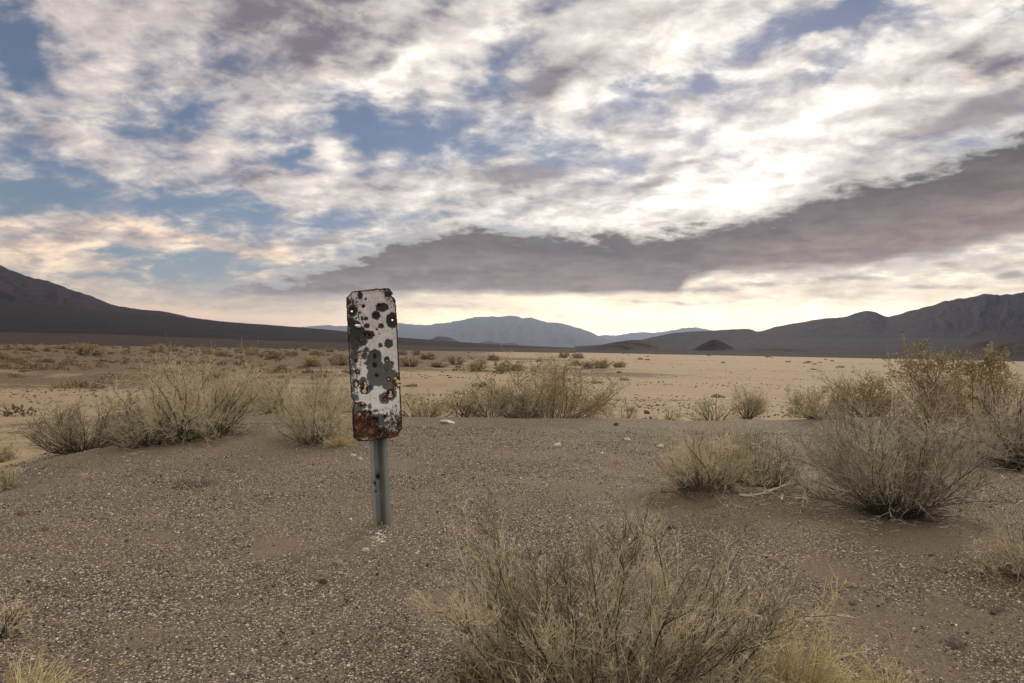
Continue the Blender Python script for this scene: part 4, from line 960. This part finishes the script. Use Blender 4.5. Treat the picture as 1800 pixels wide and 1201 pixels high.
    rust = [(z3(340, 900), 112, 220, 1), (z3(480, 890), 122, 190, 1), (z3(620, 975), 190, 100, 1), (z3(790, 985), 150, 50, .62), (z3(270, 1010), 50, 70, .9), (z3(470, 695), 44, 44, .9), (z3(890, 860), 54, 150, .50), (z3(770, 830), 130, 100, .36), (z3(690, 740), 34, 30, .8), (z3(405, 700), 46, 60, .8), (z3(250, 760), 24, 150, .7)]
    ring = [(z3(855, 240), 66, 84), (z3(828, 340), 26, 26), (z3(400, 340), 58, 96), (z3(345, 568), 92, 36), (z3(287, 280), 42, 54), (z3(770, 425), 66, 70), (z3(690, 490), 42, 36), (z3(332, 706), 42, 42), (z2(455, 792), 84, 34), (z2(330, 845), 60, 42), (z2(350, 1060), 60, 34), (z3(750, 216), 32, 32), (z3(308, 104), 32, 30), (z3(578, 162), 30, 30),
            (z2(228, 460), 50, 52), (z2(720, 1146), 26, 28), (z2(225, 1010), 22, 22), (z3(706, 60), 26, 28), (z2(283, 1155), 28, 28), (z2(548, 1088), 30, 44)]
    keep_v = inside(X, Y)
    cx = (X[:-1, :-1] + X[1:, 1:]) / 2; cy = (Y[:-1, :-1] + Y[1:, 1:]) / 2
    cell = inside(cx, cy)
    for c, rx, ry, a in holes: cell &= ell(cx, cy, c, rx, ry, a, 0.22) > 1
    fb = np.full(X.shape, -1.0); fr = np.full(X.shape, -1.0); fd = np.zeros(X.shape); disp = np.zeros(X.shape)
    for c, rx, ry in bare: fb = np.maximum(fb, (1 - ell(X, Y, c, rx, ry, 0, 0.18)) * min(rx, ry) / 26)
    for c, rx, ry, w in rust: fr = np.maximum(fr, np.clip(1.25 - ell(X, Y, c, rx, ry, 0, 0.3), -1, 1) * w)
    for c, rx, ry in ring: fr = np.maximum(fr, np.clip(1.15 - ell(X, Y, c, rx, ry, 0, 0.25), -1, 1) * 1.6)
    for c, rx, ry, w in dents:
        q = ell(X, Y, c, rx, ry, 0, 0.1); fd = np.maximum(fd, w * sstep(1.08, 0.72, q)); disp += 0.0055 * w * np.exp(-(q / 1.05) ** 2)
    for c, rx, ry, a in holes:
        q = ell(X, Y, c, rx, ry, a); fd = np.maximum(fd, 0.75 * sstep(1.5, 1.12, q)); disp += rs.choice([-1, 1, 1]) * 0.0035 * np.exp(-((q - 1) / 0.55) ** 2)
    for c, rx, ry in bare[20:32]: disp += 0.0016 * np.exp(-(ell(X, Y, c, rx, ry) / 0.8) ** 2)
    ed = edge_dist(X, Y)
    disp += 0.0030 * fbm(X * 0.035, Y * 0.022, 3, 220) + 0.010 * sstep(686, 694, X) * sstep(530, 508, Y)      # dog eared top right corner
    disp -= 0.004 * sstep(9, 0, ed) * sstep(560, 520, Y)
    side = sstep(3.0, 0.0, np.abs(X - (696.2 + (Y - 541) * 0.0478)))
    fr = np.maximum(fr, 0.8 * sstep(1.9, 0.5, ed) * (0.35 + 0.65 * side)); 
    # into the place
    used = np.zeros(X.shape, bool); I, J = np.nonzero(cell)
    for a, b in ((0, 0), (1, 0), (0, 1), (1, 1)): used[I + a, J + b] = True
    index = -np.ones(X.shape, int); index[used] = np.arange(used.sum())
    ux, uy = X[used], Y[used]
    yp = yp0 + 0.020 * (775 - uy) / 262 - 0.012 * (ux - 657) / 88 + disp[used]
    rx_ = np.array([tuple(_f + _rt * ((a - 900) / FPX) + _up * ((600.5 - b) / FPX)) for a, b in zip(ux, uy)])
    V = rx_ / rx_[:, 1:2] * yp[:, None] + np.array([0, 0, EYE]) - np.array(foot)
    F = np.stack([index[I, J], index[I, J + 1], index[I + 1, J + 1], index[I + 1, J]], 1)
    me = mesh_from('plate', V, F)
    attr(me, 'bare', fb[used]); attr(me, 'rust', fr[used]); attr(me, 'dark', fd[used]); attr(me, 'low', sstep(560, 690, uy)); attr(me, 'edge', sstep(3.2, 1.3, ed[used]))
    attr(me, 'speck', np.clip(sstep(700, 742, uy) * sstep(655, 690, ux) + 0.6 * sstep(742, 762, uy) + 0.80 * sstep(648, 618, ux) * sstep(512, 530, uy) * sstep(715, 690, uy) + 0.85 * sstep(664, 688, ux) * sstep(556, 512, uy) + 0.5 * sstep(519, 509, uy) + 0.10, 0, 1))
    m, g, b = material('sign_plate', 0.6, 0.12)
    oc = g.new('ShaderNodeTexCoord').outputs['Object']
    n1 = g.noise(oc, 120, 5, 0.65); n2 = g.noise(oc, 420, 4, 0.6); n3 = g.noise(oc, 30, 4, 0.6); st = g.noise(g.v('MULTIPLY', oc, (1, 1, 0.16)), 190, 5, 0.65)
    bare_a, rust_a, dark_a, low_a, edge_a, sp = (att(g, k) for k in ('bare', 'rust', 'dark', 'low', 'edge', 'speck'))
    fbn = g.mad(g.sub(n1, 0.5), 1.5, g.mad(g.sub(n2, 0.5), 0.7, bare_a))
    m_bare = g.step(fbn, 0.0, 0.10)
    chips = g.step(g.mad(g.sub(n1, 0.5), 0.9, g.mad(n2, 0.5, g.mul(st, 0.5))), g.mad(sp, -0.24, 0.66), g.mad(sp, -0.24, 0.70))
    m_bare = g.m('MAXIMUM', m_bare, chips)
    zinc = g.mix(g.mad(n3, 0.5, g.mul(st, 0.5)), g.mix(low_a, (0.018, 0.020, 0.021), (0.072, 0.087, 0.093)), g.mix(low_a, (0.042, 0.045, 0.046), (0.145, 0.168, 0.178)))
    paint = g.mix(g.step(n3, 0.35, 0.7), g.mix(low_a, (0.52, 0.50, 0.51), (0.66, 0.665, 0.665)), g.mix(low_a, (0.62, 0.60, 0.61), (0.79, 0.795, 0.79)))  # upper paint toned darker: weaker sky reflection put into its colour
    paint = g.mix(g.step(st, 0.50, 0.72, 0.0, 0.5), paint, (0.42, 0.39, 0.385))
    c = g.mix(m_bare, paint, zinc)
    halo = g.mul(g.step(bare_a, 0.0, 0.16), g.step(bare_a, 0.50, 0.22))
    c = g.mix(g.mul(halo, g.mul(m_bare, 0.30)), c, (0.34, 0.35, 0.35))
    rusty = g.ramp(g.mad(n3, 0.60, g.mad(st, 0.25, g.mul(n1, 0.15))), [(0.30, (0.014, 0.008, 0.006)), (0.48, (0.034, 0.015, 0.009)), (0.58, (0.090, 0.034, 0.012)), (0.68, (0.22, 0.088, 0.022)), (0.82, (0.32, 0.17, 0.080))])
    m_rust = g.step(g.mad(g.sub(n1, 0.5), 1.2, g.mad(g.sub(n2, 0.5), 1.1, rust_a)), 0.10, 0.34)
    c = g.mix(m_rust, c, rusty)
    flake = g.mul(g.step(g.mad(n2, 0.6, g.mul(n1, 0.4)), 0.575, 0.61), g.step(rust_a, 0.15, 0.4))
    c = g.mix(g.mul(flake, 0.7), c, (0.50, 0.455, 0.40))
    c = g.mix(g.step(g.mad(g.sub(n2, 0.5), 0.5, dark_a), 0.38, 0.85), c, (0.013, 0.009, 0.008))
    c = g.mix(g.mul(edge_a, 0.95), c, (0.020, 0.014, 0.012))
    g.put(b.inputs['Base Color'], c)
    g.put(b.inputs['Roughness'], g.mix(m_bare, (0.45,) * 3, (0.62,) * 3))
    bump(g, b, g.mad(m_bare, -1.0, g.mul(n1, 0.6)), 0.0006, 0.8)
    pl = link('plate', me, m, root)
    so = pl.modifiers.new('thickness', 'SOLIDIFY'); so.thickness = 0.0026; so.offset = -1 if F is not None else 1

    # U channel post: open side to the camera, seen unrolled as a strip of cells
    prof = np.array([(-38, 0), (-35, -1.5), (-27, 0), (-22, 5), (-15, 38), (-11, 43), (9, 43), (13, 38), (22, 5), (27, 0), (35, -1.5), (38, 0)], float) / 1000.0
    seg = np.concatenate([[0], np.cumsum(np.linalg.norm(np.diff(prof, axis=0), axis=1))])
    S = np.linspace(0, seg[-1], 44); PXs = np.interp(S, seg, prof[:, 0]); PYs = np.interp(S, seg, prof[:, 1])
    def at_px(a, b_, y): v = _f + _rt * ((a - 900) / FPX) + _up * ((600.5 - b_) / FPX); return np.array(v / v.y * y) + np.array([0, 0, EYE])
    top = at_px(655.0, 518, foot.y + 0.040); bot = at_px(671.5, 926, foot.y + 0.006); axis = bot - top; bot2 = bot + axis * 0.22
    nt_ = 170; tt = np.linspace(0, 1, nt_)
    A = top[None] + (bot2 - top)[None] * tt[:, None]
    rz = R(27); ca, sa = math.cos(rz), math.sin(rz)
    ox = PXs * ca - PYs * sa; oy = PXs * sa + PYs * ca
    V = np.stack([A[:, None, 0] + ox[None], A[:, None, 1] + oy[None], np.repeat(A[:, None, 2], len(S), 1)], -1)
    # measured marks on the post (source px)
    ryv = V - np.array([0, 0, EYE]); cf = np.array(_f); cr = np.array(_rt); cu = np.array(_up)
    w = ryv @ cf; qx = 900 + FPX * (ryv @ cr) / w; qy = 600.5 - FPX * (ryv @ cu) / w
    dk = np.zeros(qx.shape)
    for (hx, hy, hr) in ((664, 838, 4.6), (657, 852, 2.6), (659.5, 865, 2.4), (657.5, 848, 1.8), (686, 800, 0.9)):
        q = np.hypot((qx - hx), (qy - hy) * 0.8) / hr; dk = np.maximum(dk, sstep(1.15, 0.75, q)); V[..., 1] += 0.008 * np.exp(-q ** 2)
    kf = np.ones((nt_ - 1, len(S) - 1), bool)
    mx = (qx[:-1, :-1] + qx[1:, 1:]) / 2; my = (qy[:-1, :-1] + qy[1:, 1:]) / 2
    for (hx, hy, hr) in ((656.0, 852, 1.7), (658.8, 866, 1.4)): kf &= np.hypot(mx - hx, (my - hy) * 0.7) > hr
    i, j = np.nonzero(kf); k = len(S); a = i * k + j
    F = np.stack([a, a + 1, a + k + 1, a + k], 1)
    me = mesh_from('post', V.reshape(-1, 3) - np.array(foot), F)
    attr(me, 'dark', dk.ravel())
    m, g, b = material('galvanised_steel', 0.55, 0.4)
    oc = g.new('ShaderNodeTexCoord').outputs['Object']
    n = g.noise(oc, 60, 4, 0.6); st = g.noise(g.v('MULTIPLY', oc, (1, 1, 0.05)), 130, 4, 0.6)
    c = g.mix(g.mad(n, 0.5, g.mul(st, 0.5)), (0.135, 0.148, 0.138), (0.30, 0.315, 0.29))
    sz = g.sep(oc)[2]
    c = g.mix(g.mul(g.step(sz, 0.05, -0.01), 0.6), c, (0.20, 0.155, 0.11))
    c = g.mix(g.step(st, 0.60, 0.74, 0.0, 0.4), c, (0.15, 0.10, 0.06))
    c = g.mix(att(g, 'dark'), c, (0.012, 0.009, 0.008))
    g.put(b.inputs['Base Color'], c); b.inputs['Metallic'].default_value = 0.25
    bump(g, b, n, 0.0006, 0.5)
    po = link('post', me, m, root)
    so = po.modifiers.new('thickness', 'SOLIDIFY'); so.thickness = 0.003; so.offset = -1
build_sign()

# ------------------------------------------------------------------ single stones and chips
def stone_mesh(seed, flat=0.5, sub=2):
    import bmesh
    bm = bmesh.new(); bmesh.ops.create_icosphere(bm, subdivisions=sub, radius=0.5)
    P = np.array([v.co for v in bm.verts]); o = seed * 13.7
    k = 1 + 0.30 * fbm(P[:, 0] * 2.3 + o + P[:, 2], P[:, 1] * 2.3 - o + P[:, 2] * 1.7, 3, 301)
    rs = np.random.default_rng(seed)
    for _ in range(5):                                     # broken facets
        nrm = unit(rs.normal(0, 1, 3)); dpt = rs.uniform(0.28, 0.42); s = P @ nrm; P = P - np.outer(np.maximum(s - dpt, 0) * 0.85, nrm)
    P = P * k[:, None]; P[:, 2] *= flat
    for v, p in zip(bm.verts, P): v.co = p
    me = bpy.data.meshes.new('stone'); bm.to_mesh(me); bm.free()
    return me

def stone_material(name, a, b_):
    m, g, b = material(name, 0.85, 0.2); oc = g.new('ShaderNodeTexCoord').outputs['Object']
    g.put(b.inputs['Base Color'], g.mix(g.step(g.noise(oc, 4.5, 5, 0.65), 0.35, 0.65), a, b_)); bump(g, b, g.noise(oc, 14, 4, 0.6), 0.03, 0.6)
    return m
SM = {'white': stone_material('white_stone', (0.55, 0.52, 0.47), (0.80, 0.77, 0.71)), 'tan': stone_material('tan_stone', (0.30, 0.225, 0.15), (0.47, 0.37, 0.26)),
      'dark': stone_material('dark_stone', (0.055, 0.045, 0.045), (0.13, 0.105, 0.10)), 'mauve': stone_material('mauve_stone', (0.15, 0.115, 0.115), (0.26, 0.205, 0.195)), 'rust': stone_material('rusty_stone', (0.17, 0.085, 0.05), (0.30, 0.165, 0.10))}
ST = 'loose stones on the gravel'
for i, (px, by, w, h, kind, label) in enumerate([
        (787, 744, 26, 6, 'white', 'long flat white chip on the gravel right of the sign'),
        (979, 785, 17, 7, 'white', 'white stone on the gravel near the middle of the picture'),
        (1103, 774, 12, 6, 'white', 'white pebble on the gravel left of the pale shrub pair'),
        (1161, 786, 13, 6, 'white', 'white stone at the left foot of the pale rounded shrub'),
        (1058, 798, 8, 5, 'white', 'small white pebble between white stone and shrub pair'),
        (643, 969, 15, 9, 'white', 'jagged white chip on the gravel just in front of the sign post'),
        (592, 991, 20, 7, 'tan', 'flat tan stone on the gravel left in front of the sign post'),
        (598, 1008, 9, 5, 'white', 'small white chip just below the flat tan stone'),
        (568, 1025, 15, 11, 'dark', 'dark grey stone on the gravel below the flat tan stone'),
        (621, 802, 11, 5, 'white', 'thin white chip left of the sign post, farther of two'),
        (634, 808, 9, 6, 'white', 'white chip close to the left side of the sign post'),
        (439, 724, 9, 5, 'white', 'left white chip of the two by the straw gold bush'),
        (450, 724, 8, 5, 'white', 'right white chip of the two by the straw gold bush'),
        (1682, 1135, 36, 22, 'mauve', 'large mauve grey stone on bare sand near the bottom right corner'),
        (1680, 1172, 17, 11, 'tan', 'round tan pebble below the large mauve grey stone'),
        (1597, 1184, 11, 12, 'white', 'upright pale chip right of the thin straw grass clump'),
        (1360, 986, 18, 8, 'tan', 'tan stone on the gravel between big straw shrub and vase shaped shrub'),
        (1180, 929, 14, 8, 'dark', 'dark stone on the gravel behind the top of the big straw shrub'),
        (1494, 1032, 26, 9, 'tan', 'flat sandy stone on the gravel right of the yellow green clump'),
        (1500, 1062, 16, 9, 'mauve', 'mauve stone half hidden by the yellow green grass clump'),
        (263, 1081, 9, 6, 'white', 'pale pebble on open gravel above the tiny straw wisp'),
        (156, 1147, 11, 8, 'tan', 'tan pebble on the gravel near the golden corner grass'),
        (114, 1049, 9, 6, 'rust', 'rust coloured pebble on the gravel near the left edge'),
        (38, 906, 17, 10, 'rust', 'brown clod on the slope at the left edge'),
        (80, 931, 15, 5, 'rust', 'flat reddish stone on the slope near the left edge'),
        (319, 923, 9, 4, 'white', 'white sliver on the gravel below the burrow hollow'),
        (1137, 728, 12, 8, 'dark', 'dark rock on the back edge of the gravel'),
        (1083, 748, 12, 6, 'dark', 'dark clod on the gravel just before the back edge'),
        (1172, 1010, 8, 5, 'white', 'small white pebble behind the crown of the big straw shrub'),
        (1745, 1080, 12, 8, 'dark', 'dark stone by the small hollow at the lower right edge'),
        (1240, 944, 12, 6, 'mauve', 'mauve pebble on the gravel in front of the shrub pair'),
        (68, 1000, 8, 5, 'white', 'white pebble near the left edge of the gravel'),
        (500, 1040, 8, 6, 'white', 'lone white pebble on the gravel well left of the dark grey stone'),
        (720, 1100, 8, 6, 'tan', 'tan pebble on the gravel left of the big straw shrub'),
        ]):
    p = ground_hit(px, by); s = w / FPX * p.y
    o = link('stone', stone_mesh(40 + i, min(1.0, max(h / w * 1.5, 0.35))), SM[kind])
    o.location = p + Vector((0, 0, s * 0.06)); o.rotation_euler = (rng.uniform(-.15, .15), rng.uniform(-.15, .15), rng.uniform(-0.5, 0.5)); o.scale = (s, s * 0.75, s)
    tag(o, label, 'stone', ST)

# ------------------------------------------------------------------ gravel: more pebbles than anyone could count
def build_gravel():
    rs = np.random.default_rng(12)
    n = 430000
    dep = 1.15 + (7.6 - 1.15) * rs.uniform(0, 1, n) ** 1.25
    lat = rs.uniform(-0.70, 0.70, n); x = lat * dep; y = dep
    patch = fbm(x * 1.6, y * 1.6, 4, 401) + 0.6 * fbm(x * 6, y * 6, 2, 402)
    ok = (mound_s(x, y) > -1.1) & (rs.uniform(0, 1, n) < np.clip(0.50 + 0.9 * patch, 0.06, 1))
    # sandy bare ground stays nearly free of stones
    for hx, hy, hr in SANDY: ok &= rs.uniform(0, 1, n) > 0.62 * np.exp(-((x - hx) ** 2 + ((y - hy) * 0.8) ** 2) / hr ** 2)
    for hx, hy, rx, ry, hd in HOLES: ok &= np.hypot((x - hx) / rx, (y - hy) / ry) > 1.15
    x, y, dep = x[ok], y[ok], dep[ok]; m = len(x)
    s = 0.00148 * np.exp(rs.normal(0, 0.40, m)) * (0.75 + 0.10 * dep); s = np.where(rs.uniform(0, 1, m) < 0.012, s * 2.1, s); s = np.clip(s, 0.0009, 0.0085)
    z = gz(x, y) + s * 0.25
    me = bpy.data.meshes.new('gravel'); me.vertices.add(m); me.vertices.foreach_set('co', np.stack([x, y, z], 1).astype(np.float32).ravel())
    attr(me, 'size', s); attr(me, 'tone', rs.uniform(0, 1, m))
    a = me.attributes.new('turn', 'FLOAT_VECTOR', 'POINT'); a.data.foreach_set('vector', np.stack([rs.uniform(-.5, .5, m), rs.uniform(-.5, .5, m), rs.uniform(0, 6.28, m)], 1).astype(np.float32).ravel())
    a = me.attributes.new('form', 'FLOAT_VECTOR', 'POINT'); a.data.foreach_set('vector', (np.stack([rs.uniform(.8, 1.5, m), rs.uniform(.7, 1.1, m), rs.uniform(.45, .85, m)], 1) * s[:, None]).astype(np.float32).ravel())
    o = link('gravel', me); tag(o, kind='stuff')
    mt, g, b = material('pebbles', 0.85, 0.2)
    t = att(g, 'tone', 'INSTANCER')
    g.put(b.inputs['Base Color'], g.ramp(t, [(0.0, (0.045, 0.036, 0.035)), (0.34, (0.092, 0.074, 0.067)), (0.56, (0.15, 0.122, 0.102)), (0.70, (0.26, 0.212, 0.160)), (0.83, (0.45, 0.380, 0.285)), (0.93, (0.66, 0.59, 0.475)), (1.0, (0.80, 0.77, 0.69))]))
    ng = bpy.data.node_groups.new('gravel', 'GeometryNodeTree')
    ng.interface.new_socket('Geometry', in_out='INPUT', socket_type='NodeSocketGeometry'); ng.interface.new_socket('Geometry', in_out='OUTPUT', socket_type='NodeSocketGeometry')
    N = ng.nodes.new; L = ng.links.new
    gi, go = N('NodeGroupInput'), N('NodeGroupOutput')
    ico = N('GeometryNodeMeshIcoSphere'); ico.inputs['Radius'].default_value = 1.0; ico.inputs['Subdivisions'].default_value = 2
    sp = N('GeometryNodeSetPosition'); nz = N('ShaderNodeTexNoise'); nz.inputs['Scale'].default_value = 1.1; nz.inputs['Detail'].default_value = 2
    vm = N('ShaderNodeVectorMath'); vm.operation = 'SUBTRACT'; vm.inputs[1].default_value = (0.5, 0.5, 0.5)
    vs = N('ShaderNodeVectorMath'); vs.operation = 'SCALE'; vs.inputs[3].default_value = 1.3
    L(nz.outputs['Color'], vm.inputs[0]); L(vm.outputs[0], vs.inputs[0]); L(vs.outputs[0], sp.inputs['Offset']); L(ico.outputs['Mesh'], sp.inputs['Geometry'])
    sm = N('GeometryNodeSetMaterial'); sm.inputs['Material'].default_value = mt; L(sp.outputs[0], sm.inputs['Geometry'])
    iop = N('GeometryNodeInstanceOnPoints'); L(gi.outputs[0], iop.inputs['Points']); L(sm.outputs[0], iop.inputs['Instance'])
    def na(name):
        q = N('GeometryNodeInputNamedAttribute'); q.data_type = 'FLOAT_VECTOR'; q.inputs['Name'].default_value = name; return q.outputs[0]
    er = N('FunctionNodeEulerToRotation'); L(na('turn'), er.inputs[0]); L(er.outputs[0], iop.inputs['Rotation']); L(na('form'), iop.inputs['Scale'])
    L(iop.outputs[0], go.inputs[0])
    md = o.modifiers.new('gravel', 'NODES'); md.node_group = ng
build_gravel()

# white crumbs of broken plastic at the foot of the post
def crumbs():
    rs = np.random.default_rng(31); V = []; F = []; k = 0
    for _ in range(46):
        p = ground_hit(666 + rs.normal(0, 9), 945 + rs.normal(0, 9)); s_ = rs.uniform(0.003, 0.009)
        q = np.array([[1, 0, .1], [0, .7, .2], [-1, .1, .1], [0, -.8, .1], [0, 0, .6]]) * s_ * rs.uniform(.5, 1.3, (5, 1)); a = rs.uniform(0, 6.28)
        q = np.stack([q[:, 0] * math.cos(a) - q[:, 1] * math.sin(a), q[:, 0] * math.sin(a) + q[:, 1] * math.cos(a), q[:, 2]], 1)
        V.append(q + np.array(p) + np.array([0, 0, 0.002])); F += [[k, k + 1, k + 4], [k + 1, k + 2, k + 4], [k + 2, k + 3, k + 4], [k + 3, k, k + 4]]; k += 5
    tag(link('crumbs', mesh_from('crumbs', np.vstack(V), np.array(F), False), SM['white']), kind='stuff')
crumbs()
